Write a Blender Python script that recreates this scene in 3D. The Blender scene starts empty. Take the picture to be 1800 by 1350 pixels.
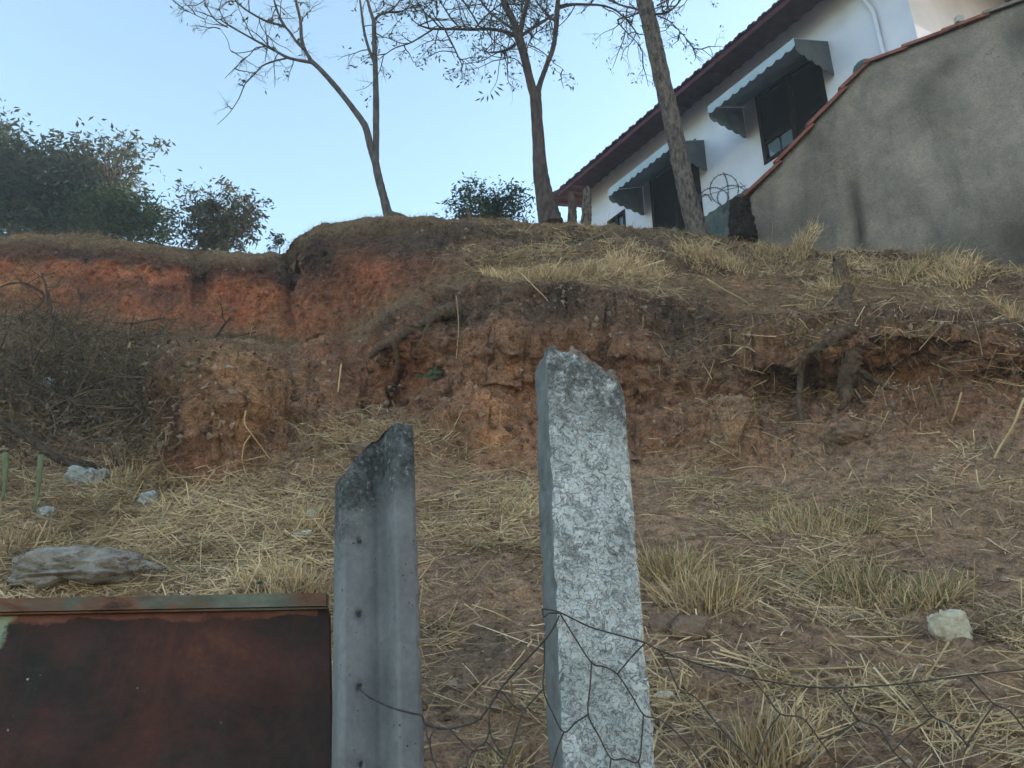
import bpy, math, random
import numpy as np
from mathutils import Vector
from mathutils.bvhtree import BVHTree

# ------------------------------------------------------------------ camera, sky, sun, exposure
SC = bpy.context.scene
COL = SC.collection
R = math.radians
PITCH = R(22.0)
F = 1400.0                       # focal length in photograph pixels (1800 wide)
CAM = np.array([0.0, 0.0, 1.5])
cd = bpy.data.cameras.new('camera')
cd.sensor_width = 36.0
cd.lens = 36.0 * F / 1800.0
cd.clip_start = 0.05
cd.clip_end = 2000
cam = bpy.data.objects.new('camera', cd)
cam.location = CAM
cam.rotation_euler = (R(90) + PITCH, 0, 0)
COL.objects.link(cam)
SC.camera = cam
SC.render.resolution_x, SC.render.resolution_y = 1024, 768

SUN_EL, SUN_AZ = R(11.0), R(66.0)          # low sun from the right, behind the house
W = bpy.data.worlds.new('World')
SC.world = W
W.use_nodes = True
nt = W.node_tree
bg = nt.nodes['Background']
sky = nt.nodes.new('ShaderNodeTexSky')
sky.sky_type = 'NISHITA'
sky.sun_disc = False
sky.sun_elevation = SUN_EL
sky.sun_rotation = SUN_AZ
sky.altitude = 700
sky.air_density = 1.0
sky.dust_density = 1.2
sky.ozone_density = 2.0
tint = nt.nodes.new('ShaderNodeMix')
tint.data_type = 'RGBA'; tint.blend_type = 'MULTIPLY'
tint.inputs[0].default_value = 1.0
tint.inputs[7].default_value = (1.07, .97, .78, 1)
nt.links.new(sky.outputs[0], tint.inputs[6])
nt.links.new(tint.outputs[2], bg.inputs[0])
bg.inputs[1].default_value = 0.15

sd = bpy.data.lights.new('sun', 'SUN')
sd.energy = 2.0  
sd.angle = R(0.6)
sd.color = (1.0, 0.86, 0.72)
so = bpy.data.objects.new('sun', sd)
sdir = Vector((math.sin(SUN_AZ) * math.cos(SUN_EL), math.cos(SUN_AZ) * math.cos(SUN_EL), math.sin(SUN_EL)))
so.rotation_euler = sdir.to_track_quat('Z', 'Y').to_euler()
COL.objects.link(so)
SC.view_settings.view_transform = 'Standard'
SC.view_settings.look = 'None'
SC.view_settings.gamma = 1
SC.view_settings.exposure = 2.45

# ------------------------------------------------------------------ helpers
cP, sP = math.cos(PITCH), math.sin(PITCH)
rng = np.random.default_rng(7)
rnd = random.Random(11)


def ray(px, py):
    a = (np.asarray(px, float) - 900) / F
    b = (675 - np.asarray(py, float)) / F
    y = cP - b * sP
    z = sP + b * cP
    return np.stack([a / y, np.ones_like(a / y), z / y], -1)


def P(px, py, Y):
    """world point seen at (px, py) of the photograph, Y metres in front of the camera"""
    return CAM + ray(px, py) * np.asarray(Y, float)[..., None]


def project(p):
    d = np.asarray(p) - CAM
    fw = d[..., 1] * cP + d[..., 2] * sP
    up = -d[..., 1] * sP + d[..., 2] * cP
    fw = np.where(np.abs(fw) < 1e-3, 1e-3, fw)
    return 900 + F * d[..., 0] / fw, 675 - F * up / fw, fw


def tag(o, label=None, cat=None, group=None, kind=None):
    if label: o['label'] = label
    if cat: o['category'] = cat
    if group: o['group'] = group
    if kind: o['kind'] = kind
    return o


def empty(name, loc=(0, 0, 0), **k):
    o = bpy.data.objects.new(name, None)
    o.location = Vector([float(v) for v in loc])
    o.empty_display_size = 0.1
    COL.objects.link(o)
    return tag(o, **k)


def mesh(name, V, Fc, mat, parent=None, smooth=True, origin=None):
    V = np.asarray(V, float)
    org = None
    if parent is not None:
        org = np.array(parent.matrix_world.translation) if parent.type != 'EMPTY' else np.array(parent.location)
        if parent.parent is not None:
            org = np.array(parent.get('_o', [0, 0, 0]))
    if origin is None:
        o0 = V.mean(0)
        o0 = np.array([o0[0], o0[1], V[:, 2].min()])
    else:
        o0 = np.asarray(origin, float)
    me = bpy.data.meshes.new(name)
    if isinstance(Fc, np.ndarray):
        nf, k = Fc.shape
        me.vertices.add(len(V))
        me.vertices.foreach_set('co', (V - o0).astype(np.float32).ravel())
        me.loops.add(nf * k)
        me.loops.foreach_set('vertex_index', Fc.astype(np.int32).ravel())
        me.polygons.add(nf)
        me.polygons.foreach_set('loop_start', (np.arange(nf) * k).astype(np.int32))
        me.update(calc_edges=True)
    else:
        me.from_pydata([tuple(v) for v in (V - o0)], [], [list(map(int, f)) for f in Fc])
    me.polygons.foreach_set('use_smooth', [smooth] * len(me.polygons))
    me.update()
    me.validate()
    o = bpy.data.objects.new(name, me)
    if mat is not None: me.materials.append(mat)
    COL.objects.link(o)
    W0[o.name] = o0
    if parent is not None:
        o.parent = parent
        po = W0.get(parent.name)
        if po is None: po = np.array(parent.location)
        o.location = Vector((o0 - po).tolist())
    else:
        o.location = Vector(o0.tolist())
    return o


W0 = {}


class MB:
    def __init__(s):
        s.v, s.f, s.n = [], [], 0

    def add(s, V, Fc):
        V = np.asarray(V, float)
        s.v.append(V)
        s.f.extend([[int(i) + s.n for i in f] for f in Fc])
        s.n += len(V)
        return s

    def box(s, o, ax, ay, az, lx, ly, lz):
        """box from corner o along the unit axes"""
        o, ax, ay, az = map(lambda q: np.asarray(q, float), (o, ax, ay, az))
        V = [o + ax * lx * i + ay * ly * j + az * lz * k for k in (0, 1) for j in (0, 1) for i in (0, 1)]
        return s.add(V, [(0, 2, 3, 1), (4, 5, 7, 6), (0, 1, 5, 4), (2, 6, 7, 3), (0, 4, 6, 2), (1, 3, 7, 5)])

    def tube(s, pts, rad, sides=6, sm=3, wob=0.0, nz=0.0):
        pts = np.asarray(pts, float)
        rad = np.broadcast_to(np.asarray(rad, float), (len(pts),)).copy()
        if sm > 1 and len(pts) > 2: pts, rad = catmull(pts, rad, sm)
        n = len(pts)
        T = np.gradient(pts, axis=0)
        T /= np.linalg.norm(T, axis=1)[:, None] + 1e-9
        up = np.array([0.3, 0.9, 0.2]) if abs(T[0] @ np.array([.3, .9, .2])) < .9 else np.array([1., 0, 0])
        A = np.cross(T[0], up); A /= np.linalg.norm(A)
        V = []
        ang = np.arange(sides) / sides * 2 * math.pi
        for i in range(n):
            A = A - T[i] * (A @ T[i]); A /= np.linalg.norm(A) + 1e-9
            B = np.cross(T[i], A)
            r = rad[i] * (1 + (rng.uniform(-wob, wob, sides) if wob else 0))
            if nz:
                q_ = pts[i] + (np.cos(ang) * rad[i])[:, None] * A + (np.sin(ang) * rad[i])[:, None] * B
                r = rad[i] * (1 + nz * vnoise(q_ / max(rad[i] * 1.5, .01), 5) + nz * .6 * vnoise(q_ / max(rad[i] * .6, .006), 6))
            V.append(pts[i] + (np.cos(ang) * r)[:, None] * A + (np.sin(ang) * r)[:, None] * B)
        V = np.concatenate(V)
        f = []
        for i in range(n - 1):
            for j in range(sides):
                k = (j + 1) % sides
                f.append((i * sides + j, i * sides + k, (i + 1) * sides + k, (i + 1) * sides + j))
        f.append(tuple(range(sides))[::-1])
        f.append(tuple((n - 1) * sides + j for j in range(sides)))
        return s.add(V, f)

    def build(s, name, mat, parent=None, smooth=True, origin=None):
        return mesh(name, np.concatenate(s.v), s.f, mat, parent, smooth, origin)


def catmull(p, r, m):
    P0 = np.vstack([2 * p[0] - p[1], p, 2 * p[-1] - p[-2]])
    R0 = np.concatenate([[r[0]], r, [r[-1]]])
    out, ro = [], []
    for i in range(1, len(P0) - 2):
        for t in np.arange(m) / m:
            a, b, c, d = P0[i - 1], P0[i], P0[i + 1], P0[i + 2]
            out.append(.5 * (2 * b + (c - a) * t + (2 * a - 5 * b + 4 * c - d) * t * t + (3 * b - a - 3 * c + d) * t ** 3))
            ro.append(R0[i] * (1 - t) + R0[i + 1] * t)
    out.append(p[-1]); ro.append(r[-1])
    return np.array(out), np.array(ro)


_tab = np.random.default_rng(3).random(4096)


def vnoise(p, seed=0):
    p = np.asarray(p, float)
    i = np.floor(p).astype(np.int64); f = p - i
    f = f * f * f * (f * (f * 6 - 15) + 10)

    def h(dx, dy, dz):
        n = (i[..., 0] + dx) * 73856093 ^ (i[..., 1] + dy) * 19349663 ^ (i[..., 2] + dz) * 83492791 ^ (seed * 2654435761)
        n = (n ^ (n >> 13)) * 1274126177
        return _tab[(n ^ (n >> 9)) & 4095]
    x, y, z = f[..., 0], f[..., 1], f[..., 2]
    a = h(0, 0, 0) * (1 - x) + h(1, 0, 0) * x
    b = h(0, 1, 0) * (1 - x) + h(1, 1, 0) * x
    c = h(0, 0, 1) * (1 - x) + h(1, 0, 1) * x
    d = h(0, 1, 1) * (1 - x) + h(1, 1, 1) * x
    return ((a * (1 - y) + b * y) * (1 - z) + (c * (1 - y) + d * y) * z) * 2 - 1


def fbm(p, size, octv=4, seed=0, gain=.5):
    s, a, t = 0, 1, 0
    q = np.asarray(p) / size
    for o in range(octv):
        s = s + a * vnoise(q + 17.3 * o, seed + o); t += a; a *= gain; q = q * 2.03
    return s / t


def worley(p, size, seed=0):
    q = (np.asarray(p) / size).reshape(-1, 3).astype(np.float32)
    i = np.floor(q).astype(np.int64); f = q - i
    best = np.full(len(q), 9.0, np.float32)
    for dx in (-1, 0, 1):
        for dy in (-1, 0, 1):
            for dz in (-1, 0, 1):
                n = (i[:, 0] + dx) * 73856093 ^ (i[:, 1] + dy) * 19349663 ^ (i[:, 2] + dz) * 83492791 ^ (seed * 2654435761)
                n = (n ^ (n >> 13)) * 1274126177
                a = _tab[(n ^ (n >> 9)) & 4095]; b = _tab[(n >> 5) & 4095]; c = _tab[(n >> 11) & 4095]
                d = (dx + a - f[:, 0]) ** 2 + (dy + b - f[:, 1]) ** 2 + (dz + c - f[:, 2]) ** 2
                best = np.minimum(best, d)
    return np.sqrt(best).reshape(np.asarray(p).shape[:-1])


def blades(base, d, bend, L, w, side=None, seg=3):
    """many thin blades as one quad array: base, direction, bend vector, length, width"""
    n = len(base)
    d = d / (np.linalg.norm(d, axis=1)[:, None] + 1e-9)
    if side is None:
        side = np.cross(d, rng.normal(size=(n, 3)))
    side = side / (np.linalg.norm(side, axis=1)[:, None] + 1e-9)
    V = np.zeros((n, seg + 1, 2, 3))
    for i in range(seg + 1):
        t = i / seg
        c = base + d * (L * t)[:, None] + bend * (L * t * t)[:, None]
        ww = (w * (1 - .75 * t) * .5)[:, None] * side
        V[:, i, 0] = c - ww; V[:, i, 1] = c + ww
    V = V.reshape(-1, 3)
    Fq = []
    b = np.arange(n) * (seg + 1) * 2
    for i in range(seg):
        Fq.append(np.stack([b + 2 * i, b + 2 * i + 1, b + 2 * i + 3, b + 2 * i + 2], 1))
    return V, np.concatenate(Fq)


# ------------------------------------------------------------------ materials
def mat(name, rough=.9):
    m = bpy.data.materials.new(name)
    m.use_nodes = True
    b = m.node_tree.nodes['Principled BSDF']
    b.inputs['Roughness'].default_value = rough
    b.inputs['Specular IOR Level'].default_value = .06
    return m, m.node_tree, b


class NT:
    def __init__(s, t): s.t = t

    def n(s, typ, ins=None, **props):
        nd = s.t.nodes.new(typ)
        for k, v in props.items(): setattr(nd, k, v)
        for k, v in (ins or {}).items():
            if isinstance(v, bpy.types.NodeSocket): s.t.links.new(v, nd.inputs[k])
            else: nd.inputs[k].default_value = v
        return nd

    def coord(s, scale=(1, 1, 1)):
        g = s.n('ShaderNodeNewGeometry')
        mp = s.n('ShaderNodeMapping', {'Vector': g.outputs['Position'], 'Scale': scale})
        return mp.outputs[0]

    def obj(s, scale=(1, 1, 1)):
        g = s.n('ShaderNodeTexCoord')
        mp = s.n('ShaderNodeMapping', {'Vector': g.outputs['Object'], 'Scale': scale})
        return mp.outputs[0]

    def noise(s, vec, scale, detail=6, rough=.6, dist=0.0):
        return s.n('ShaderNodeTexNoise', {'Vector': vec, 'Scale': scale, 'Detail': detail, 'Roughness': rough, 'Distortion': dist}).outputs[0]

    def ramp(s, fac, stops, interp='LINEAR'):
        r = s.n('ShaderNodeValToRGB', {'Fac': fac})
        cr = r.color_ramp
        cr.interpolation = interp
        while len(cr.elements) < len(stops): cr.elements.new(.5)
        for e, (p, c) in zip(cr.elements, stops):
            e.position = p
            e.color = (c, c, c, 1) if isinstance(c, (int, float)) else (*c, 1)
        return r.outputs[0]

    def mix(s, fac, a, b, mode='MIX'):
        nd = s.n('ShaderNodeMix', data_type='RGBA', blend_type=mode)
        for k, v in ((0, fac), (6, a), (7, b)):
            if isinstance(v, bpy.types.NodeSocket): s.t.links.new(v, nd.inputs[k])
            else: nd.inputs[k].default_value = v if isinstance(v, (int, float)) else (*v, 1)
        return nd.outputs[2]

    def math(s, op, a, b=0.0):
        nd = s.n('ShaderNodeMath', operation=op)
        for k, v in ((0, a), (1, b)):
            if isinstance(v, bpy.types.NodeSocket): s.t.links.new(v, nd.inputs[k])
            else: nd.inputs[k].default_value = v
        return nd.outputs[0]

    def bump(s, h, strength=.5, dist=.02):
        return s.n('ShaderNodeBump', {'Height': h, 'Strength': strength, 'Distance': dist}).outputs[0]


def finish(N, b, col, nor=None):
    N.t.links.new(col, b.inputs['Base Color'])
    if nor is not None: N.t.links.new(nor, b.inputs['Normal'])


def simple(name, c1, c2, scale=8, rough=.9, bs=.4, bd=.01, stretch=(1, 1, 1), detail=6):
    m, t, b = mat(name, rough)
    N = NT(t)
    v = N.coord(stretch)
    f = N.noise(v, scale, detail, .65)
    col = N.mix(N.ramp(f, [(.32, 0.0), (.68, 1.0)]), c1, c2)
    finish(N, b, col, N.bump(N.noise(v, scale * 3, detail, .7), bs, bd))
    return m


def island(name, stops, rough=.8, trans=0.0):
    """colour varies from blade to blade / leaf to leaf"""
    m, t, b = mat(name, rough)
    N = NT(t)
    g = N.n('ShaderNodeNewGeometry')
    col = N.ramp(g.outputs['Random Per Island'], stops)
    f = N.noise(N.coord(), 1.3, 3)
    col = N.mix(.5, col, N.mix(N.ramp(f, [(.3, 0.0), (.7, 1.0)]), tuple(.45 * v for v in stops[0][1]), tuple(v for v in stops[-1][1])))
    finish(N, b, col)
    if trans:
        out = t.nodes['Material Output']
        tr = N.n('ShaderNodeBsdfTranslucent', {'Color': col})
        mx = N.n('ShaderNodeMixShader', {0: trans, 1: b.outputs[0], 2: tr.outputs[0]})
        t.links.new(mx.outputs[0], out.inputs['Surface'])
    return m


M = {}
# soil: large colour patches come from the 'soil' attribute of the ground, the rest is procedural
m, t, b = mat('soil', .95)
N = NT(t)
at = N.n('ShaderNodeAttribute', attribute_name='soil')
v = N.coord()
n1 = N.noise(v, 2.2, 9, .68)
n2 = N.noise(v, 14, 9, .72)
n3 = N.noise(v, 70, 6, .75)
c = N.mix(N.ramp(n1, [(.35, 0.0), (.65, 1.0)]), at.outputs['Color'], at.outputs['Color'])
dark = N.ramp(n2, [(.31, .24), (.46, .82), (.60, 1.2), (.72, 1.75)])
c = N.mix(1.0, at.outputs['Color'], dark, 'MULTIPLY')
c = N.mix(1.0, c, N.ramp(n3, [(.32, .42), (.5, 1.0), (.62, 1.25), (.75, 1.9)]), 'MULTIPLY')
c = N.mix(1.0, c, N.ramp(n1, [(.3, (.72, .75, .8)), (.7, (1.25, 1.18, 1.1))]), 'MULTIPLY')
pit = N.ramp(N.noise(v, 34, 4, .8, .4), [(.30, .25), (.39, 1.0)])
c = N.mix(1.0, c, pit, 'MULTIPLY')
spk = N.ramp(N.noise(v, 95, 3, .8), [(.64, 1.0), (.70, 1.6)])
c = N.mix(1.0, c, spk, 'MULTIPLY')
vo = N.n('ShaderNodeTexVoronoi', {'Vector': v, 'Scale': 22, 'Randomness': 1}, feature='F1')
h = N.math('ADD', N.math('MULTIPLY', n2, 1.2), N.math('MULTIPLY', n3, .5))
h = N.math('ADD', h, N.math('MULTIPLY', vo.outputs[0], -.35))
finish(N, b, c, N.bump(h, 1.0, .06))
M['soil'] = m

M['straw'] = island('straw', [(0, (.085, .048, .022)), (.35, (.235, .142, .066)), (.7, (.45, .300, .150)), (1, (.72, .53, .33))], .7)
M['turf'] = island('turf', [(0, (.09, .052, .030)), (.5, (.20, .12, .066)), (1, (.36, .235, .135))], .9)
M['greenblade'] = island('green_blade', [(0, (.08, .10, .035)), (1, (.20, .20, .08))], .6)
M['bark'] = simple('bark', (.035, .025, .027), (.125, .09, .084), 22, .9, .9, .03, (1, 1, .3))
M['bark_pale'] = simple('bark_pale', (.030, .023, .023), (.25, .20, .18), 30, .9, 1.0, .05, (1, 1, .35))
M['bark_thin'] = simple('bark_thin', (.04, .034, .036), (.12, .10, .098), 20, .9, .6, .01, (1, 1, .3))
M['twig'] = simple('twig', (.045, .036, .033), (.085, .068, .062), 20, .9, .2)
M['deadwood'] = simple('deadwood', (.035, .026, .022), (.115, .085, .065), 25, .95, .9, .02, (1, 1, .5))
M['charred'] = simple('charred_wood', (.008, .006, .006), (.04, .028, .024), 14, .95, 1.0, .04, (1, 1, .4))
M['root'] = simple('root_bark', (.07, .047, .036), (.22, .15, .105), 30, .95, 1.0, .03)
M['leaf_dark'] = island('leaf_dark', [(0, (.012, .022, .020)), (.6, (.024, .040, .032)), (1, (.05, .066, .045))], .6, .1)
M['leaf_mid'] = island('leaf_mid', [(0, (.018, .034, .022)), (.6, (.034, .060, .036)), (1, (.07, .09, .05))], .6, .15)
M['leaf_brown'] = island('leaf_brown', [(0, (.030, .042, .032)), (.6, (.055, .075, .052)), (1, (.12, .10, .075))], .7, .12)
M['leaf_twig'] = island('leaf_dull', [(0, (.035, .05, .045)), (1, (.08, .10, .075))], .6, .2)
M['brush'] = island('brush_twigs', [(0, (.022, .015, .012)), (.6, (.055, .036, .028)), (.9, (.14, .095, .06)), (1, (.34, .25, .16))], .95)
M['white_paint'] = simple('white_paint', (.40, .43, .53), (.50, .53, .64), 1.2, .8, .12, .004)
M['tile_dark'] = simple('roof_tile', (.034, .014, .024), (.085, .032, .045), 6, .85, .4, .01)
M['tile_cap'] = simple('cap_tile', (.12, .038, .03), (.22, .09, .065), 6, .85, .5, .01)
M['tile_cap_grey'] = simple('cap_tile_mossy', (.12, .09, .08), (.23, .18, .15), 8, .9, .5, .01)
M['awning'] = simple('awning_cloth', (.11, .16, .205), (.20, .265, .325), 3, .85, .1)
M['awning_edge'] = simple('awning_trim', (.24, .31, .38), (.33, .40, .47), 3, .85, .1)
M['awning_shaded'] = simple('awning_side_shaded', (.06, .068, .078), (.10, .108, .118), 4, .9, .1)  # same cloth, with the near flap's shade put into a darker colour
M['wood_dark'] = simple('dark_wood', (.007, .005, .006), (.018, .011, .011), 8, .75, .4, .005)
m, t, b = mat('glass', .08); b.inputs['Base Color'].default_value = (.08, .11, .14, 1); b.inputs['Specular IOR Level'].default_value = .8
M['glass'] = m
M['teal'] = simple('teal_ceramic', (.03, .07, .075), (.06, .11, .11), 12, .6)
M['mossy'] = simple('mossy_plaster', (.030, .052, .055), (.11, .12, .12), 7, .95, .6, .02)
M['stone'] = simple('pale_stone', (.22, .18, .16), (.44, .385, .35), 16, .95, 1.0, .03)
M['whitestone'] = simple('white_stone', (.36, .29, .20), (.60, .53, .43), 16, .9, .8, .02)
M['clod'] = simple('clod_earth', (.15, .095, .07), (.27, .18, .13), 12, .95, .9, .03)
M['crumb'] = island('earth_crumb', [(0, (.07, .036, .023)), (.6, (.17, .09, .055)), (.97, (.26, .155, .10)), (1, (.42, .33, .27))], .95)
M['plastic'] = simple('bag_plastic', (.28, .30, .33), (.60, .62, .65), 26, .5, 1.0, .03)
M['paper'] = simple('paper', (.45, .44, .40), (.62, .61, .56), 14, .8)
M['wire'] = simple('old_wire', (.028, .026, .026), (.075, .068, .062), 60, .55, .2)
M['greenstem'] = simple('green_stem', (.085, .105, .06), (.15, .165, .095), 20, .6)
M['lamp'] = simple('grey_housing', (.22, .22, .21), (.40, .40, .38), 20, .5)

# plastered boundary wall with damp stains
m, t, b = mat('plaster', .95)
N = NT(t)
v = N.coord()
a = N.noise(v, .55, 8, .62, .4)
a2 = N.noise(N.coord((1, 1, .35)), 1.6, 8, .65, .6)
a3 = N.noise(v, 45, 6, .7)
c = N.ramp(a, [(.33, (.15, .122, .108)), (.5, (.198, .165, .148)), (.68, (.24, .203, .182))])
c = N.mix(1.0, c, N.ramp(a2, [(.30, (.62, .66, .66)), (.55, (1, 1, 1))]), 'MULTIPLY')
a4 = N.noise(v, 3.2, 7, .7, .5)
c = N.mix(1.0, c, N.ramp(a4, [(.32, (.78, .82, .84)), (.5, (1.0, 1.0, 1.0)), (.68, (1.28, 1.22, 1.16))]), 'MULTIPLY')
c = N.mix(1.0, c, N.ramp(a3, [(.3, .75), (.7, 1.25)]), 'MULTIPLY')
at = N.n('ShaderNodeAttribute', attribute_name='soil')
c = N.mix(1.0, c, at.outputs['Color'], 'MULTIPLY')
crk = N.math('ABSOLUTE', N.math('SUBTRACT', N.noise(v, .9, 6, .62, .3), .5))
c = N.mix(N.math('MULTIPLY', N.ramp(crk, [(.0012, 1.0), (.004, 0.0)]), N.ramp(a4, [(.45, 0.0), (.55, .7)])), c, (.05, .045, .04))
drip = N.ramp(N.noise(N.coord((1, 1, .10)), 5, 7, .7), [(.36, (.78, .79, .79)), (.50, (1, 1, 1))])
c = N.mix(.55, c, drip, 'MULTIPLY')
finish(N, b, c, N.bump(N.math('ADD', a3, a2), .6, .02))
M['plaster'] = m

# smooth grey cast concrete with small pores
m, t, b = mat('cast_concrete', .85)
N = NT(t)
v = N.obj()
a = N.noise(v, 5, 8, .65)
f = N.noise(v, 60, 5, .7)
vo = N.n('ShaderNodeTexVoronoi', {'Vector': N.obj((1, 1, 1)), 'Scale': 70, 'Randomness': 1}, feature='F1')
gate = N.noise(v, 16, 4, .7)
pore = N.math('MULTIPLY', N.ramp(N.math('ADD', vo.outputs[0], N.math('MULTIPLY', N.noise(v, 130, 3), .35)), [(.24, 1.0), (.31, 0.0)]), N.ramp(gate, [(.46, 0.0), (.56, 1.0)]))
c = N.ramp(a, [(.3, (.115, .12, .13)), (.7, (.20, .205, .22))])
c = N.mix(1.0, c, N.ramp(f, [(.3, .85), (.7, 1.12)]), 'MULTIPLY')
c = N.mix(pore, c, (.02, .02, .022))
at = N.n('ShaderNodeAttribute', attribute_name='soil')
grime = N.math('MULTIPLY', N.ramp(N.noise(v, 26, 8, .72), [(.32, 0.0), (.58, 1.0)]), at.outputs['Fac'])
c = N.mix(N.math('MINIMUM', N.math('MULTIPLY', grime, 1.6), .90), c, N.ramp(N.noise(v, 90, 4), [(.35, (.020, .022, .024)), (.60, (.07, .077, .078)), (.75, (.34, .36, .37))]))
h = N.math('SUBTRACT', N.math('MULTIPLY', f, .3), pore)
finish(N, b, c, N.bump(N.math('ADD', h, N.math('MULTIPLY', grime, .6)), .55, .006))
M['concrete'] = m

# rough whitewashed concrete
m, t, b = mat('whitewashed_concrete', .95)
N = NT(t)
v = N.obj()
nd = N.n('ShaderNodeTexNoise', {'Vector': v, 'Scale': 30, 'Detail': 4})
wv = N.n('ShaderNodeVectorMath', {0: v, 1: N.n('ShaderNodeVectorMath', {0: nd.outputs[1], 'Scale': .022}, operation='SCALE').outputs[0]}, operation='ADD').outputs[0]
n1 = N.noise(v, 46, 5, .66, 1.0)
n2 = N.noise(v, 9, 5, .6)
rg = N.noise(wv, 36, 3, .55, 1.6)
rg = N.math('ABSOLUTE', N.math('SUBTRACT', rg, .5))
crack = N.ramp(rg, [(.006, 1.0), (.028, 0.0)])
rg2 = N.math('ABSOLUTE', N.math('SUBTRACT', N.noise(wv, 95, 3, .6, 1.2), .5))
crack = N.math('MAXIMUM', crack, N.math('MULTIPLY', N.ramp(rg2, [(.006, 1.0), (.03, 0.0)]), N.ramp(n2, [(.4, 0.0), (.6, .8)])))
white = N.ramp(N.math('ADD', n1, N.math('MULTIPLY', n2, .45)), [(.62, 0.0), (.70, 1.0)])
at = N.n('ShaderNodeAttribute', attribute_name='soil')
g = N.noise(v, 150, 4, .7)
basec = N.ramp(g, [(.3, (.22, .23, .245)), (.7, (.33, .345, .365))])
c = N.mix(white, basec, N.ramp(g, [(.3, (.42, .44, .47)), (.7, (.54, .565, .595))]))
c = N.mix(N.math('MULTIPLY', crack, .8), c, (.10, .107, .115))
c = N.mix(1.0, c, N.ramp(N.noise(v, 5, 5, .65, .5), [(.3, (.62, .63, .62)), (.6, (1.05, 1.05, 1.05))]), 'MULTIPLY')
gr = N.math('MULTIPLY', N.ramp(N.noise(v, 34, 8, .75), [(.36, 0.0), (.56, 1.0)]), at.outputs['Fac'])
c = N.mix(N.math('MINIMUM', N.math('MULTIPLY', gr, 1.1), .8), c, (.035, .036, .036))
h = N.math('ADD', N.math('MULTIPLY', white, .6), N.math('SUBTRACT', N.math('MULTIPLY', n1, .8), crack))
finish(N, b, c, N.bump(h, .6, .006))
M['whitewash'] = m
M['post_side'] = simple('grey_concrete_side', (.10, .108, .115), (.16, .17, .178), 20, .9, .4, .004)
M['broken'] = simple('broken_concrete', (.06, .055, .05), (.34, .27, .23), 70, .95, 1.0, .01)

# rusted sheet
m, t, b = mat('rusty_sheet', .65)
b.inputs['Specular IOR Level'].default_value = .2
N = NT(t)
v = N.obj()
a = N.noise(v, 3.2, 9, .68, .5)
a2 = N.noise(N.obj((1, 1, .25)), 6, 8, .7, .3)
a3 = N.noise(v, 60, 6, .75)
c = N.ramp(a, [(.30, (.008, .0055, .006)), (.46, (.020, .009, .008)), (.60, (.050, .015, .011)), (.78, (.12, .040, .02))])
c = N.mix(N.ramp(a2, [(.5, 0.0), (.75, .55)]), c, (.022, .024, .026))
c = N.mix(1.0, c, N.ramp(a3, [(.3, .7), (.7, 1.3)]), 'MULTIPLY')
scr = N.math('MULTIPLY', N.ramp(N.noise(N.n('ShaderNodeMapping', {'Vector': v, 'Rotation': (0, R(28), 0), 'Scale': (.22, 1, 2.2)}).outputs[0], 9, 8, .75), [(.56, 0.0), (.63, .55)]), N.ramp(N.noise(v, 2.2, 3), [(.45, 0.0), (.6, 1.0)]))
c = N.mix(scr, c, (.05, .045, .043))
run = N.math('MULTIPLY', N.ramp(N.noise(N.obj((1, 1, .06)), 22, 6, .7), [(.55, 0.0), (.68, .7)]), N.ramp(N.noise(v, 2.6, 3), [(.42, 0.0), (.62, 1.0)]))
c = N.mix(run, c, (.07, .020, .010))
at = N.n('ShaderNodeAttribute', attribute_name='soil')       # red primer band and old green paint near the top left
sep = N.n('ShaderNodeSeparateColor', {0: at.outputs['Color']})
pm = N.ramp(N.math('ADD', N.math('MULTIPLY', N.noise(v, 12, 8, .7), .5), sep.outputs[0]), [(.70, 0.0), (.76, 1.0)])
c = N.mix(pm, c, N.ramp(N.noise(v, 20, 6, .7), [(.3, (.085, .030, .022)), (.7, (.17, .062, .045))]))
pg = N.ramp(N.math('ADD', N.math('MULTIPLY', N.noise(v, 9, 8, .7), .6), sep.outputs[1]), [(.78, 0.0), (.86, 1.0)])
c = N.mix(pg, c, N.ramp(N.noise(v, 18, 6), [(.3, (.12, .15, .11)), (.55, (.21, .24, .17)), (.75, (.27, .17, .08))]))
sp = N.n('ShaderNodeTexVoronoi', {'Vector': v, 'Scale': 34, 'Randomness': 1}, feature='F1')
spk = N.math('MULTIPLY', N.ramp(N.math('ADD', sp.outputs[0], N.math('MULTIPLY', N.noise(v, 160, 3), .3)), [(.20, 1.0), (.25, 0.0)]), N.ramp(N.noise(v, 7, 3), [(.56, 0.0), (.62, 1.0)]))
c = N.mix(spk, c, (.35, .33, .30))
finish(N, b, c, N.bump(N.math('ADD', a3, N.math('ADD', pm, pg)), .4, .004))
M['rust'] = m
m, t, b = mat('painted_rail', .7)
N = NT(t)
v = N.obj((.35, 1, 1))
c = N.ramp(N.noise(v, 9, 9, .7, .6), [(.36, (.035, .024, .020)), (.46, (.14, .065, .042)), (.55, (.10, .095, .078)), (.72, (.15, .16, .13))])
c = N.mix(1.0, c, N.ramp(N.noise(v, 60, 5), [(.3, .75), (.7, 1.15)]), 'MULTIPLY')
finish(N, b, c, N.bump(N.noise(v, 30, 6), .4, .004))
M['rail'] = m


def set_attr(o, vals, name='soil'):
    a = o.data.color_attributes.new(name, 'FLOAT_COLOR', 'POINT')
    c = np.ones((len(o.data.vertices), 4), np.float32)
    vals = np.asarray(vals)
    c[:, :3] = vals[:, None] if vals.ndim == 1 else vals
    a.data.foreach_set('color', c.ravel())

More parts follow.
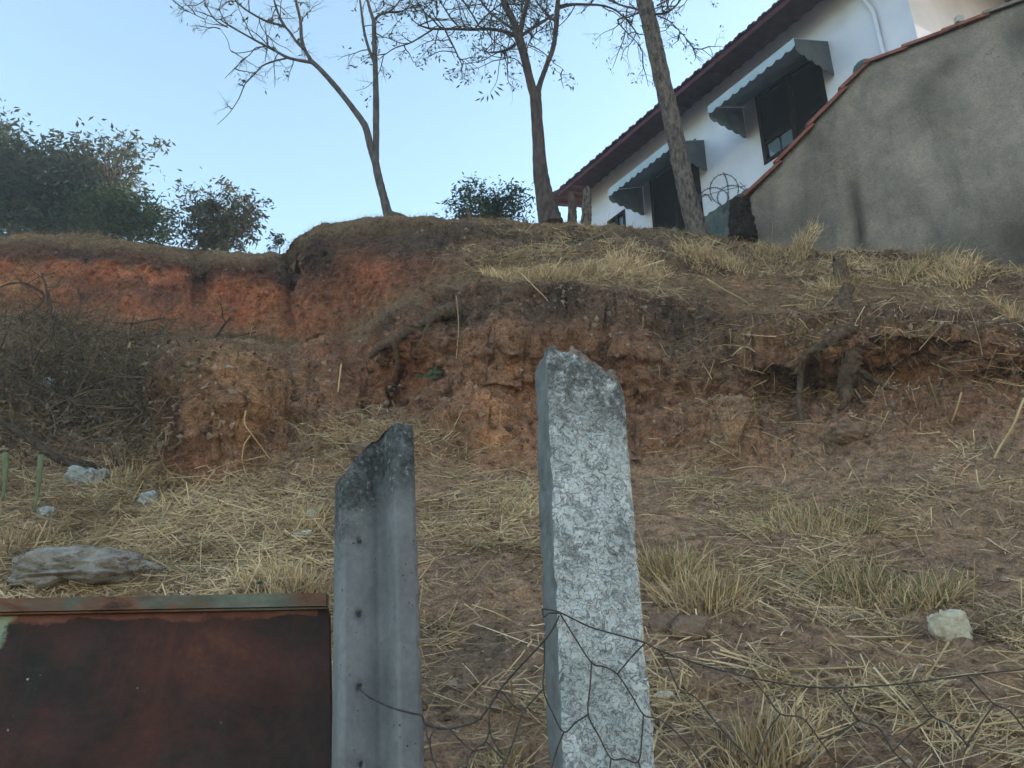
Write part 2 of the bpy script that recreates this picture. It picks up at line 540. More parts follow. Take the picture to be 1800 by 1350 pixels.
# ------------------------------------------------------------------ the slope, banks and plateau: one sheet
# px : foot, mid face, under lip, lip, upper foot, upper mid, under crest, crest   as (photo y, metres forward)
T_ = {
 -1500: [(800,5.9),(700,6.8),(620,7.4),(590,8.0),(560,9.0),(490,9.4),(440,9.6),(420,9.9)],
 -300: [(800,5.9),(700,6.8),(620,7.4),(590,8.0),(560,9.0),(490,9.4),(440,9.6),(420,9.9)],
 0:   [(805,5.8),(700,6.6),(630,7.3),(595,8.0),(560,9.0),(490,9.4),(445,9.5),(417,9.9)],
 70:  [(815,5.7),(715,6.5),(640,7.2),(600,8.0),(570,9.0),(490,9.4),(440,9.45),(411,9.9)],
 150: [(832,5.7),(735,6.6),(660,7.3),(612,8.0),(578,9.0),(490,9.4),(440,9.45),(410,9.9)],
 250: [(850,5.5),(765,6.4),(700,7.0),(650,7.6),(590,9.0),(505,9.4),(455,9.4),(428,9.9)],
 278: [(858,5.3),(755,5.75),(690,6.1),(642,6.8),(596,9.0),(507,9.4),(458,9.4),(431,9.9)],
 300: [(862,5.15),(750,5.3),(675,5.6),(632,6.2),(600,9.0),(510,9.4),(460,9.4),(434,9.9)],
 350: [(862,5.0),(740,5.1),(652,5.35),(616,5.95),(603,9.0),(520,9.4),(468,9.4),(440,9.9)],
 420: [(840,5.1),(730,5.2),(645,5.45),(611,6.1),(604,9.0),(520,9.3),(472,9.3),(443,9.9)],
 470: [(818,5.35),(730,5.6),(655,5.95),(615,6.5),(606,9.0),(525,9.2),(474,9.2),(444,9.8)],
 505: [(805,5.55),(720,5.9),(655,6.2),(618,6.7),(607,8.7),(540,8.9),(480,9.0),(446,9.6)],
 524: [(800,5.55),(720,5.9),(655,6.2),(620,6.7),(606,8.1),(520,8.1),(440,8.15),(415,8.5)],
 560: [(795,5.6),(715,5.9),(650,6.2),(614,6.6),(600,7.9),(500,7.95),(425,8.05),(392,8.6)],
 640: [(785,5.6),(705,5.9),(630,6.2),(590,6.5),(575,7.6),(490,7.8),(420,8.0),(380,8.6)],
 700: [(790,5.6),(665,6.15),(590,5.98),(548,6.3),(530,7.4),(470,7.6),(420,7.8),(380,8.6)],
 800: [(825,5.5),(680,5.95),(585,5.88),(520,6.2),(500,7.1),(450,7.5),(412,7.75),(385,8.5)],
 900: [(830,5.45),(690,5.8),(600,5.76),(508,6.1),(480,6.8),(440,7.4),(412,7.9),(388,8.5)],
 1000: [(835,5.4),(690,5.88),(618,5.68),(510,6.05),(472,6.8),(440,7.4),(415,7.9),(392,8.5)],
 1150: [(840,5.35),(715,5.64),(622,5.64),(530,5.95),(480,6.7),(450,7.2),(425,7.7),(403,8.3)],
 1300: [(845,5.25),(720,5.72),(645,5.66),(560,5.82),(500,6.4),(470,6.9),(445,7.4),(425,8.0)],
 1400: [(835,5.2),(690,5.90),(638,5.42),(570,5.6),(510,6.2),(480,6.7),(457,7.2),(440,7.7)],
 1470: [(815,5.2),(675,5.82),(612,5.38),(555,5.55),(505,6.1),(480,6.6),(460,7.1),(445,7.5)],
 1550: [(800,5.15),(655,5.65),(585,5.28),(545,5.45),(500,6.0),(480,6.5),(460,6.95),(449,7.3)],
 1700: [(790,5.1),(670,5.35),(598,5.16),(560,5.3),(520,5.8),(492,6.2),(472,6.6),(458,6.95)],
 1800: [(770,5.0),(665,5.45),(612,5.08),(572,5.2),(530,5.7),(505,6.0),(485,6.4),(472,6.75)],
 2100:[(770,4.8),(690,5.0),(620,5.0),(590,5.1),(550,5.4),(530,5.7),(515,6.0),(500,6.3)],
 3300:[(770,4.6),(690,4.8),(620,4.8),(590,4.9),(550,5.1),(530,5.4),(515,5.7),(500,6.0)],
}
keys = np.array(sorted(T_)); tab = np.array([T_[k] for k in sorted(T_)], float)
pxs = np.concatenate([np.linspace(-1500, -160, 60, endpoint=False), np.arange(-160, 1960, 2.6), np.linspace(1960, 3300, 60)])
NC = len(pxs)
wp = pxs + 0
ctrl = np.zeros((NC, 8, 2))
for k in range(8):
    q = np.stack([pxs / 40.0, np.full(NC, k * 3.3), np.zeros(NC)], 1)
    w_ = pxs + 9 * fbm(q, 1.0, 3, 5)
    for j in range(2): ctrl[:, k, j] = np.interp(w_, keys, tab[:, k, j])
    ctrl[:, k, 0] += 5.0 * fbm(q + 9, .6, 3, 8)
    ctrl[:, k, 1] += .10 * fbm(q + 19, .8, 4, 9) * (1 if k not in (0, 7) else .4)
rows = [[] for _ in range(NC)]
tan = (pxs - 900) / F
C3 = [np.stack([tan * 9, np.full(NC, -14.0), np.full(NC, -.3)], 1),
      np.stack([tan * 4, np.full(NC, -1.0), np.full(NC, 0.0)], 1),
      np.stack([tan * 2.0, np.full(NC, 1.35), np.full(NC, .35)], 1)]
for (yy, YY) in ((1350, 2.75), (1200, 3.22), (1050, 3.86), (940, 4.55)):
    s_ = np.interp(pxs, [-200, 300, 900, 1500, 2000], [1.0, 1.0, 1.0, .97, .93])
    C3.append(P(pxs, np.full(NC, float(yy)), YY * s_))
for k in range(8): C3.append(P(pxs, ctrl[:, k, 0], ctrl[:, k, 1]))
cr = C3[-1]
def back(dy, dz, fan):
    return np.stack([cr[:, 0] * fan, cr[:, 1] + dy, cr[:, 2] + dz], 1)
C3 += [back(.6, .05, 1.06), back(2.2, -.05, 1.25), back(8, -.9, 1.9), back(60, -5, 4)]
C3 = np.stack(C3, 1)
nrow = [4, 6, 22, 46, 60, 50, 46, 70, 62, 34, 40, 60, 44, 26, 20, 12, 10, 8]
Vg, kk = [], []
for i, n in enumerate(nrow):
    for j in range(n):
        t_ = j / n
        Vg.append(C3[:, i] * (1 - t_) + C3[:, i + 1] * t_); kk.append(i + t_)
Vg.append(C3[:, -1]); kk.append(len(nrow))
Vg = np.array(Vg).transpose(1, 0, 2); kk = np.array(kk)      # (NC, NR, 3)
NR = Vg.shape[1]
for _ in range(3):                                            # round the profile
    Vg[:, 20:-12] = (Vg[:, 19:-13] + 2 * Vg[:, 20:-12] + Vg[:, 21:-11]) / 4
K = np.broadcast_to(kk, (NC, NR))
PX, PY, _d = project(Vg)


def bump_mask(lo, hi, a=.5):
    return np.clip((K - lo) / a, 0, 1) * np.clip((hi - K) / a, 0, 1)


lower = bump_mask(7.0, 10.4); upper = bump_mask(11.0, 14.0); slope = bump_mask(1.9, 7.4)
gu = np.gradient(Vg, axis=0); gv = np.gradient(Vg, axis=1)
nor = np.cross(gu, gv); nor /= np.linalg.norm(nor, axis=2)[..., None] + 1e-9
flip = np.sign((nor * (CAM - Vg)).sum(2)); nor *= np.where(flip == 0, 1, flip)[..., None]
bank = np.clip(lower + upper * .8, 0, 1)
q = Vg.copy()
big = fbm(q, .55, 4, 21)
mid = 1 - np.abs(fbm(q * np.array([1, 1, .6]), .22, 4, 31)) * 2.4
sml = fbm(q, .06, 4, 41)
clod = np.maximum(0, fbm(q, .13, 3, 61)) ** 1.3
ledge = fbm(q * np.array([.35, .35, 1.6]), .16, 3, 71)
vz = .5 - .5 * np.abs(fbm(q * np.array([1.3, 1.3, .7]), .30, 3, 81)) * 2.2
wq = q + .05 * np.stack([fbm(q, .12, 2, 301), fbm(q, .12, 2, 302), fbm(q, .12, 2, 303)], -1)
w1 = np.clip(.75 - worley(wq, .26, 5), -.4, .6); w2_ = np.clip(.7 - worley(wq, .10, 6), -.4, .6)
sel = np.clip(.5 + 1.6 * fbm(q, .5, 2, 305), 0, 1)
D = bank * (.15 * big + .03 * mid + .05 * ledge + .075 * w1 * sel + .035 * w2_) + bank * .040 * sml + bank * .03 * np.clip(fbm(q, .11, 3, 95) * 3, -1, 1) * .7
D += slope * (.05 * big + .045 * clod + .016 * sml + .030 * w2_ * sel)
D += np.clip(1 - bank - slope, 0, 1) * (.045 * big + .022 * sml + .02 * clod) * (K < 16)
# hollows: eroded recesses under the lip on the right, cavity at the left of the bank
def blob(cx, cy, rx, ry):
    return np.exp(-(((PX - cx) / rx) ** 2 + ((PY - cy) / ry) ** 2))
for (cx, cy, rx, ry, a_) in ((1370, 665, 70, 45, -.10), (1590, 640, 110, 35, -.06), (700, 660, 70, 50, -.18), (1470, 640, 30, 60, .10), (1180, 600, 45, 40, -.12),
                             (1270, 770, 70, 45, .14), (1340, 610, 60, 28, .12), (880, 600, 45, 60, .12), (860, 740, 70, 60, .10), (600, 520, 40, 50, -.12),
                             (640, 640, 40, 50, -.10), (507, 500, 11, 80, -.30), (560, 560, 30, 50, .14), (345, 490, 10, 50, -.10), (1270, 770, 60, 40, .08), (1250, 740, 50, 20, .05), (1480, 770, 60, 20, .10), (400, 700, 75, 75, .20), (250, 720, 35, 90, -.16), (590, 800, 40, 20, .07),
                             (150, 440, 50, 25, -.10), (350, 480, 25, 40, -.12), (760, 690, 50, 18, .06), (1640, 590, 60, 12, .06)):
    D += a_ * blob(cx, cy, rx, ry) * (bank > 0)
Vg += nor * D[..., None]
# colour of the earth, with shade painted in at the bank corner and mound side
colr = np.zeros((NC, NR, 3))
def C_(r, g, b_): return np.array([r, g, b_])
slopec = C_(.43, .262, .172); bankc = C_(.33, .172, .112); redc = C_(.47, .165, .09); turfc = C_(.27, .18, .11); darkc = C_(.075, .052, .043)
colr[:] = slopec
def mixin(mask, c):
    global colr
    mask = np.clip(mask, 0, 1)[..., None]
    colr = colr * (1 - mask) + c * mask
wob = fbm(q, .5, 4, 91); wob2 = fbm(q, .18, 4, 92)
mixin(lower, bankc)
mixin(bump_mask(10.0, 12.0), C_(.27, .165, .10))
left = np.clip((560 - PX) / 40, 0, 1)
mid_ = np.clip((PX - 520) / 30, 0, 1) * np.clip((880 - PX) / 120, 0, 1)
mixin(upper * left, redc)
mixin(upper * left * np.clip(wob * 2.5 - .2, 0, .7), C_(.36, .19, .11))
mixin(upper * left * np.clip(-wob * 2.2 - .25, 0, .75), C_(.22, .10, .075))
mixin(upper * mid_, C_(.26, .115, .075))
mixin(upper * np.clip((PX - 800) / 100, 0, 1), C_(.20, .12, .085))
mixin(np.clip((K - 13.1) / .35, 0, 1), turfc)
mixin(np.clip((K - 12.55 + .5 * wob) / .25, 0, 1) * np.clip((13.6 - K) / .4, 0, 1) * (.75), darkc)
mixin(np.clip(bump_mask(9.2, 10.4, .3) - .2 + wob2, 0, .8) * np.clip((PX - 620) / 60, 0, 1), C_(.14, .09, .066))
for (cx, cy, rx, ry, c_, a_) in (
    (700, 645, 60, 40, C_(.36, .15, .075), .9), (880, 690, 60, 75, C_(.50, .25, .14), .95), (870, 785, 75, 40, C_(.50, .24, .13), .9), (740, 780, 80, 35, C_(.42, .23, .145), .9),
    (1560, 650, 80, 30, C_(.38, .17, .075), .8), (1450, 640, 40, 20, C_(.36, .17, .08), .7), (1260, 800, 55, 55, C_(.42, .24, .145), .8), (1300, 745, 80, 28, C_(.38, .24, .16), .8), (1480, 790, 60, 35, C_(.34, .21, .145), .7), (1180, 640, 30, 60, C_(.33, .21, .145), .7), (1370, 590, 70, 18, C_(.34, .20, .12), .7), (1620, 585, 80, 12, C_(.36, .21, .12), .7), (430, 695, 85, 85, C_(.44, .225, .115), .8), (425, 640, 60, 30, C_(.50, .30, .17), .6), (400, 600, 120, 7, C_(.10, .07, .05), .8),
    (500, 740, 50, 60, C_(.36, .22, .13), .7), (305, 740, 32, 90, C_(.13, .065, .042), .9), (340, 660, 40, 30, C_(.20, .13, .08), .6), (330, 820, 40, 25, C_(.26, .10, .06), .7), (650, 480, 60, 50, C_(.42, .14, .075), .8),  # dark band on the mound's left face is shade painted into the soil
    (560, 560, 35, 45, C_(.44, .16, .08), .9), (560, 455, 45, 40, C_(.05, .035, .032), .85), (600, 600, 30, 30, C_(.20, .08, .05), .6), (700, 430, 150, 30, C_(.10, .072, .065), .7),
    (900, 555, 200, 30, C_(.14, .10, .08), .5), (507, 510, 10, 85, C_(.08, .05, .04), .8), (990, 530, 28, 45, C_(.028, .024, .022), .85), (1250, 620, 130, 60, C_(.17, .11, .078), .6), (1370, 680, 70, 40, C_(.10, .065, .045), .6),  # narrow dark strip at the bank corner: humus stain plus painted shade
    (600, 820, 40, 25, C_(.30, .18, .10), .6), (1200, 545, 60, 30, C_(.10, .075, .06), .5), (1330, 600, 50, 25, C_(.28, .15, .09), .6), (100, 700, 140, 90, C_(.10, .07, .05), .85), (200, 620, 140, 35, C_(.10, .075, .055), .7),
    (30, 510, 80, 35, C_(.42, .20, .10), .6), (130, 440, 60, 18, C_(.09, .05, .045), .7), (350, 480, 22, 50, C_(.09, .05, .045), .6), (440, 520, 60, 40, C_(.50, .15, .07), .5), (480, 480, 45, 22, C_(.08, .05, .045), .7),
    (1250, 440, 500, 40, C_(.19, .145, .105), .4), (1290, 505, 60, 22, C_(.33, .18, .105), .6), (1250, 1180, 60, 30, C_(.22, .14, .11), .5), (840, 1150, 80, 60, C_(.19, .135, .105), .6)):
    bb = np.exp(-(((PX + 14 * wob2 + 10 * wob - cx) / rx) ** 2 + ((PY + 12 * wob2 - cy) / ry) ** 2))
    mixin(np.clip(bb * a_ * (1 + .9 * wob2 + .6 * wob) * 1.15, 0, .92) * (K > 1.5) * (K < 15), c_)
colr *= (1 + .22 * wob2)[..., None]
colr = np.clip(colr, .015, .6)
idx = np.arange(NC * NR).reshape(NC, NR)
quads = np.stack([idx[:-1, :-1], idx[1:, :-1], idx[1:, 1:], idx[:-1, 1:]], -1).reshape(-1, 4)
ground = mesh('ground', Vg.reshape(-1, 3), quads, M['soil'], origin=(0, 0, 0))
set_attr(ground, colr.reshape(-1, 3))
ground['kind'] = 'structure'
gu = np.gradient(Vg, axis=0); gv = np.gradient(Vg, axis=1)
NRM = np.cross(gu, gv); NRM /= np.linalg.norm(NRM, axis=2)[..., None] + 1e-9
NRM *= np.where((NRM * (CAM - Vg)).sum(2) < 0, -1, 1)[..., None]
ci = np.arange(0, NC, 3); ri = np.arange(0, NR, 3)
sub = Vg[np.ix_(ci, ri)]
si = np.arange(len(ci) * len(ri)).reshape(len(ci), len(ri))
sq = np.stack([si[:-1, :-1], si[1:, :-1], si[1:, 1:], si[:-1, 1:]], -1).reshape(-1, 4)
BVH = BVHTree.FromPolygons([Vector(v_) for v_ in sub.reshape(-1, 3).tolist()], sq.tolist())


def hit(px, py):
    d = ray(px, py)
    h = BVH.ray_cast(Vector(CAM.tolist()), Vector(d.tolist()).normalized())
    if h[0] is None: return P(px, py, 8.5), np.array([0, -.3, .95])
    n = np.array(h[1]); n = -n if n @ (CAM - np.array(h[0])) < 0 else n
    return np.array(h[0]), n


def drop(x, y, z0=14):
    h = BVH.ray_cast(Vector((x, y, z0)), Vector((0, 0, -1)))
    return np.array(h[0]) if h[0] is not None else np.array([x, y, 7.0])


# visible-area weight of every grid vertex
area = np.linalg.norm(np.cross(gu, gv), axis=2)
PX, PY, _d = project(Vg)
vis = (PX > -700) & (PX < 2500) & (PY < 1400) & (_d > .5) & (K < 15.5)


def scatter(dens, n):
    w = (dens * area * vis).ravel(); w = w / w.sum()
    i = rng.choice(len(w), n, p=w)
    p = Vg.reshape(-1, 3)[i]; nn = NRM.reshape(-1, 3)[i]
    u_, v_ = rng.uniform(-.5, .5, (2, n, 1))
    p = p + u_ * gu.reshape(-1, 3)[i] + v_ * gv.reshape(-1, 3)[i]
    return p + nn * .002, nn


# straw litter -------------------------------------------------------
E = lambda cx, cy, rx, ry: np.exp(-(((PX - cx) / rx) ** 2 + ((PY - cy) / ry) ** 2))
patch = np.clip(fbm(q, .42, 4, 101) * 3.2 + .45, .02, 1.8)
dn = slope * .62 * patch + .5 * slope * np.clip((PY - 1000) / 150, 0, 1) * np.clip(patch, .25, 2)
dn += 2.0 * slope * E(300, 950, 330, 110) + 1.2 * slope * E(850, 1000, 130, 160) * patch + 1.1 * slope * E(1350, 1180, 250, 130) * patch
dn += .9 * slope * E(1350, 900, 200, 60) * patch
dn *= 1 - .75 * E(1720, 950, 130, 170) * 1.0
dn *= 1 - .7 * E(850, 1150, 60, 50)
top = bump_mask(10.0, 14.8)
dn += top * np.clip((PX - 840) / 60, 0, 1) * .22 * patch + .7 * top * np.clip(patch, .3, 2) * (E(1010, 465, 170, 30) + E(1330, 445, 160, 30) + E(1640, 480, 150, 40))
dn += .10 * lower * np.clip((PX - 1100) / 200, 0, 1)
dn += 1.2 * E(700, 760, 100, 25) + .8 * E(590, 770, 60, 40) + .6 * E(240, 800, 50, 50)


def litter(n, lmin, lmax, wmin, wmax, lift, down):
    p, nn = scatter(dn, n)
    d = rng.normal(size=(n, 3)); d[:, 0] *= 1.5
    d -= nn * (d * nn).sum(1)[:, None]
    th = 2.6 * fbm(p, .55, 2, 707) + 5.0 * (fbm(p, 1.4, 2, 708))
    d += lmax * 2.6 * np.stack([np.cos(th), .5 * np.sin(th), .35 * np.sin(th)], 1)
    d[:, 2] -= down
    d /= np.linalg.norm(d, axis=1)[:, None] + 1e-9
    d = d + nn * rng.uniform(0, lift, (n, 1))
    L = lmin + (lmax - lmin) * rng.random(n) ** 2.2
    bend = rng.normal(0, .16, (n, 3)); bend[:, 2] -= .10
    p = p + nn * rng.uniform(.003, .03, (n, 1)) - d * (L * .4)[:, None]
    return blades(p, d, bend, L, rng.uniform(wmin, wmax, n), side=np.cross(d, nn + rng.normal(0, .5, (n, 3))))


Vs, Fs = [], []
off = 0
for args in ((46000, .04, .20, .0025, .0058, .30, .2), (22000, .10, .42, .0032, .0078, .22, .3), (2100, .25, .75, .004, .008, .20, .5), (42000, .015, .06, .002, .005, .9, .0)):
    v_, f_ = litter(*args)
    Vs.append(v_); Fs.append(f_ + off); off += len(v_)
st = mesh('straw', np.concatenate(Vs), np.concatenate(Fs), M['straw'], origin=(0, 0, 0))
tag(st, 'dry yellow cut straw littering the brown slope and ledges', 'straw', kind='stuff')

# short dead turf on the lips and crests -----------------------------
dt = bump_mask(12.8, 15.2, .3) * 1.2 + bump_mask(9.6, 12.2, .5) * .5 + .25 * slope * patch
n = 80000
p, nn = scatter(dt, n)
d = nn * .5 + rng.normal(0, .5, (n, 3)) + np.array([0, -.1, .55])
v_, f_ = blades(p, d, rng.normal(0, .3, (n, 3)), rng.uniform(.015, .07, n), rng.uniform(.002, .005, n), seg=2)
tf = mesh('dead_turf', v_, f_, M['turf'], origin=(0, 0, 0))
tag(tf, 'short dead brown turf covering the bank edges', 'turf', kind='stuff')

# thin rootlets hanging out of the banks -----------------------------
n = 2600
p, nn = scatter(bump_mask(8.6, 10.3, .3) * np.clip((PX - 560) / 80, 0, 1) + .5 * bump_mask(12.3, 13.5, .3), n)
d = nn * .6 + rng.normal(0, .35, (n, 3))
v_, f_ = blades(p, d, rng.normal(0, .5, (n, 3)) + np.array([0, 0, -.9]), rng.uniform(.03, .20, n), rng.uniform(.0015, .004, n), seg=4)
rt = mesh('hanging_rootlets', v_, f_, M['brush'], origin=(0, 0, 0))
tag(rt, 'fine dead rootlets hanging out of the cut earth bank', 'rootlets', kind='stuff')

# tufts of cut grass -------------------------------------------------
GT = 'clumps of cut dry grass on the slope'
TUFTS = [  # px, py base, width px, height m, n, label
 (905, 490, 50, .17, 300, 'pale stubble clump at the left end of the row on the bank lip'),
 (965, 487, 45, .17, 300, 'pale stubble clump second from the left on the bank lip above the white post'),
 (1025, 480, 50, .19, 330, 'pale stubble clump in the middle of the row on the bank lip'),
 (1085, 473, 38, .18, 300, 'pale stubble clump right of the middle of the bank lip row'),
 (1135, 478, 40, .15, 220, 'pale stubble clump at the right end of the row on the bank lip'),
 (1225, 452, 34, .17, 260, 'cut grass clump at the foot of the thick leaning tree'),
 (1275, 462, 45, .22, 300, 'tall straggly grass clump in front of the dark burnt stump'),
 (1345, 452, 42, .22, 330, 'dense pale grass clump just right of the dark burnt stump'),
 (1400, 450, 34, .22, 330, 'dense rounded pale grass clump against the left end of the plaster wall'),
 (1470, 500, 36, .15, 200, 'loose dry clump around the old stump on the bank lip'),
 (1575, 492, 34, .20, 360, 'wide greenish grass clump under the middle of the plaster wall'),
 (1620, 488, 50, .20, 320, 'pale bristly grass clump right beside the widest greenish one'),
 (1685, 478, 34, .16, 260, 'low grass clump under the right part of the plaster wall'),
 (1785, 560, 26, .16, 260, 'grass clump on the lip at the right edge of the photo'),
 (1430, 925, 75, .20, 420, 'olive grass clump hanging at the foot of the bank on the right'),
 (1240, 1055, 70, .24, 420, 'big dry clump on the slope right of the white post'),
 (1180, 1010, 45, .22, 260, 'greenish clump touching the right side of the white post'),
 (1530, 1050, 65, .20, 380, 'upright olive clump in the middle of the right slope'),
 (1610, 1060, 60, .18, 360, 'upright olive clump above the white stone'),
 (1330, 1350, 80, .20, 420, 'yellow clump at the bottom edge on the right slope'),
 (525, 915, 60, .13, 300, 'straw clump left of the grooved post top'),
 (525, 1040, 70, .17, 420, 'bristly yellow clump behind the corner of the rusty gate'),
 (230, 850, 50, .33, 130, 'tall thin straw clump beside the orange earth mound'),
 (905, 900, 45, .14, 200, 'small straw clump left of the white post'),
 (870, 1350, 40, .10, 160, 'small yellow clump at the bottom edge between the posts'),
 (690, 760, 34, .12, 160, 'flattened straw clump above the grooved post'),
 (30, 960, 60, .15, 300, 'straw clump left of the pale slab at the photo edge'),
 (1000, 1300, 10, .05, 10, None),
]
for (px, py, wpx, h_, n, lab) in TUFTS:
    if lab is None: continue
    n = int(n * 1.9)
    c0, nn = hit(px, py)
    dist = np.linalg.norm(c0 - CAM)
    w = wpx / F * dist
    x_ = c0[0] + np.clip(rng.normal(0, .55, n), -1.1, 1.1) * w
    y_ = c0[1] + np.clip(rng.normal(0, .4, n), -.8, .8) * w * .8
    z_ = c0[2] - ((x_ - c0[0]) * nn[0] + (y_ - c0[1]) * nn[1]) / max(nn[2], .45)
    base = np.stack([x_, y_, z_ - .01], 1)
    d = np.stack([(x_ - c0[0]) / w * .7, (y_ - c0[1]) / w * .7 - .12, np.full(n, 1.15)], 1) + rng.normal(0, .34, (n, 3))
    L = h_ * .62 * rng.uniform(.4, 1.1, n)
    ln = rng.random(n) < .12
    L[ln] *= 1.5
    v_, f_ = blades(base, d, rng.normal(0, .26, (n, 3)) + np.array([0, 0, -.16]), L, rng.uniform(.004, .0085, n) * (1.2 if h_ > .14 else 1), seg=3)
    o = mesh('grass_tuft', v_, f_, M['straw'], origin=c0)
    tag(o, lab, 'grass tuft', GT)
    if 'olive' in lab or 'greenish' in lab:
        n2_ = n // 4
        v_, f_ = blades(base[:n2_], d[:n2_], rng.normal(0, .2, (n2_, 3)), L[:n2_] * 1.05, rng.uniform(.003, .007, n2_), seg=3)
        mesh('green_blades', v_, f_, M['greenblade'], o)

# ------------------------------------------------------------------ tall plastered wall on the right
wA = np.array([2.93, 8.19]); wdir = np.array([1.867, -1.0]); wdir /= np.linalg.norm(wdir)
wn = np.array([-wdir[1], wdir[0]]) * -1          # normal towards the camera
if wn @ (-wA) < 0: wn = -wn


def on_plane(px, py, A, n2):
    r = ray(px, py)
    tt = (A @ n2) / (r[0] * n2[0] + r[1] * n2[1])
    return CAM + r * tt


def seg(name):
    pass


wp_ = {k: on_plane(*k, wA, wn) for k in ((1318, 347), (1520, 117), (1800, 2))}
def sz(pt): return (pt[:2] - wA) @ wdir, pt[2]
s0, z0 = sz(wp_[(1318, 347)]); s1, z1 = sz(wp_[(1520, 117)]); s2, z2 = sz(wp_[(1800, 2)])
s3 = s2 + 9.0; z3 = z2 + (z2 - z1) / (s2 - s1) * 1.0
def topz(s): return np.interp(s, [s0, s1, s2, s3], [z0, z1, z2, z2 + .05])
wall = empty('boundary_wall', (*wA, 6.4), label='tall grey stained plaster wall with red tile capping stepping down to the left', cat='wall')
ns, nz = 260, 70
ss = np.linspace(s0, s3, ns)
Vw = []
TH = .18
for side in (0, 1):
    for s in ss:
        tz = topz(s)
        for j in range(nz):
            z = 1.5 + (tz - 1.5) * j / (nz - 1)
            w3 = wA + wdir * s - wn * TH * side
            Vw.append((w3[0], w3[1], z))
Vw = np.array(Vw)
fr = Vw[:ns * nz]
dsp = .012 * fbm(fr, .5, 4, 201) + .004 * fbm(fr, .07, 3, 202)
fr[:, 0] += wn[0] * dsp; fr[:, 1] += wn[1] * dsp
Vw[:ns * nz] = fr
Fw = []
g = np.arange(ns * nz).reshape(ns, nz)
a_ = np.stack([g[:-1, :-1], g[1:, :-1], g[1:, 1:], g[:-1, 1:]], -1).reshape(-1, 4)
Fw = np.concatenate([a_, a_[:, ::-1] + ns * nz,
     np.stack([g[:-1, -1], g[1:, -1], g[1:, -1] + ns * nz, g[:-1, -1] + ns * nz], -1),
     np.stack([g[0, :-1], g[0, 1:], g[0, 1:] + ns * nz, g[0, :-1] + ns * nz], -1)])
o = mesh('plaster_wall', Vw, Fw, M['plaster'], wall)
px_, py_, _ = project(Vw)
stv = np.ones((len(Vw), 3))
def wst(cx, cy, rx, ry, a, c=(.30, .32, .33), slant=0):
    global stv
    m_ = np.exp(-(((px_ - cx - slant * (py_ - cy)) / rx) ** 2 + ((py_ - cy) / ry) ** 2)) * a
    m_ = np.clip(m_ * (1 + .6 * fbm(Vw, .3, 3, 210)), 0, 1)[:, None]
    stv = stv * (1 - m_) + np.array(c) * m_
wst(1512, 405, 11, 60, 1.0, (.10, .105, .11), .13)
wst(1505, 350, 9, 40, .6, (.25, .26, .27), .13)
wst(1665, 115, 25, 22, .7); wst(1790, 440, 60, 60, .8, (.28, .28, .26)); wst(1700, 470, 140, 30, .6)
wst(1440, 400, 60, 45, .5, (.5, .53, .54)); wst(1560, 450, 160, 22, .45, (1.0, .8, .6)); wst(1620, 190, 60, 60, .35); wst(1735, 350, 12, 60, .4, (.5, .52, .52), -.2)
wst(1790, 60, 30, 40, .5)
set_attr(o, stv)
# tile capping
xx3 = np.array([wdir[0], wdir[1], 0]); nn3 = np.array([wn[0], wn[1], 0])
s = s0 - .05; ti = 0
while s < s2 + .6:
    L = .46
    zA, zB = topz(max(s, s0)), topz(s + L - .02)
    if s < s1 < s + L: L = s1 - s + .03; zB = topz(s1)
    pA = np.array([*(wA + wdir * s - wn * TH / 2), zA]); pB = np.array([*(wA + wdir * (s + L) - wn * TH / 2), zB])
    ax = (pB - pA) / np.linalg.norm(pB - pA); upv = np.cross(nn3, ax); upv *= np.sign(upv[2])
    tl = MB(); Vt = []
    tilt = rnd.uniform(.010, .03)
    sect = [(-.15, -.02), (-.14, .03), (-.08, .062), (0, .075), (.08, .062), (.14, .03), (.15, -.02), (.13, -.02), (.07, .035), (0, .05), (-.07, .035), (-.13, -.02)]
    for e, pp in ((0, pA), (1, pB + ax * .02)):
        for (aa, bb) in sect:
            Vt.append(pp + nn3 * aa * (1 - .06 * e) + upv * (bb + tilt * (1 if e == 0 else 0) * 1.0 + .003 * (ti % 2)))
    m12 = len(sect)
    Ft = [(i, (i + 1) % m12, m12 + (i + 1) % m12, m12 + i) for i in range(m12)] + [tuple(range(m12))[::-1], tuple(range(m12, 2 * m12))]
    tl.add(Vt, Ft)
    to = tl.build('cap_tile', M['tile_cap'] if (s > s2 - .15 or s < s1 + .5) else M['tile_cap_grey'] if s > s1 + .9 and s < s1 + 1.5 else M['tile_cap'], wall, smooth=False)
    s += L - .03; ti += 1
# teal cap at the kink
kp = wp_[(1520, 117)].copy(); kp[:2] -= wn * TH / 2
mb = MB()
rr = [(.0, .19), (.05, .18), (.09, .15), (.115, .10), (.12, .06), (.11, 0.0), (.10, -.02)]
Vt, Ft = [], []
for i, (r_, z_) in enumerate(rr):
    for j in range(14):
        a = j / 14 * 2 * math.pi
        Vt.append(kp + np.array([math.cos(a) * r_ * 1.15, math.sin(a) * r_ * 1.15, z_ * .7]))
for i in range(len(rr) - 1):
    for j in range(14):
        k = (j + 1) % 14
        Ft.append((i * 14 + j, (i + 1) * 14 + j, (i + 1) * 14 + k, i * 14 + k))
mb.add(Vt, Ft)
tag(mb.build('ceramic_finial', M['teal']), 'small dark teal rounded cap on the bend of the tile capping', 'wall cap')
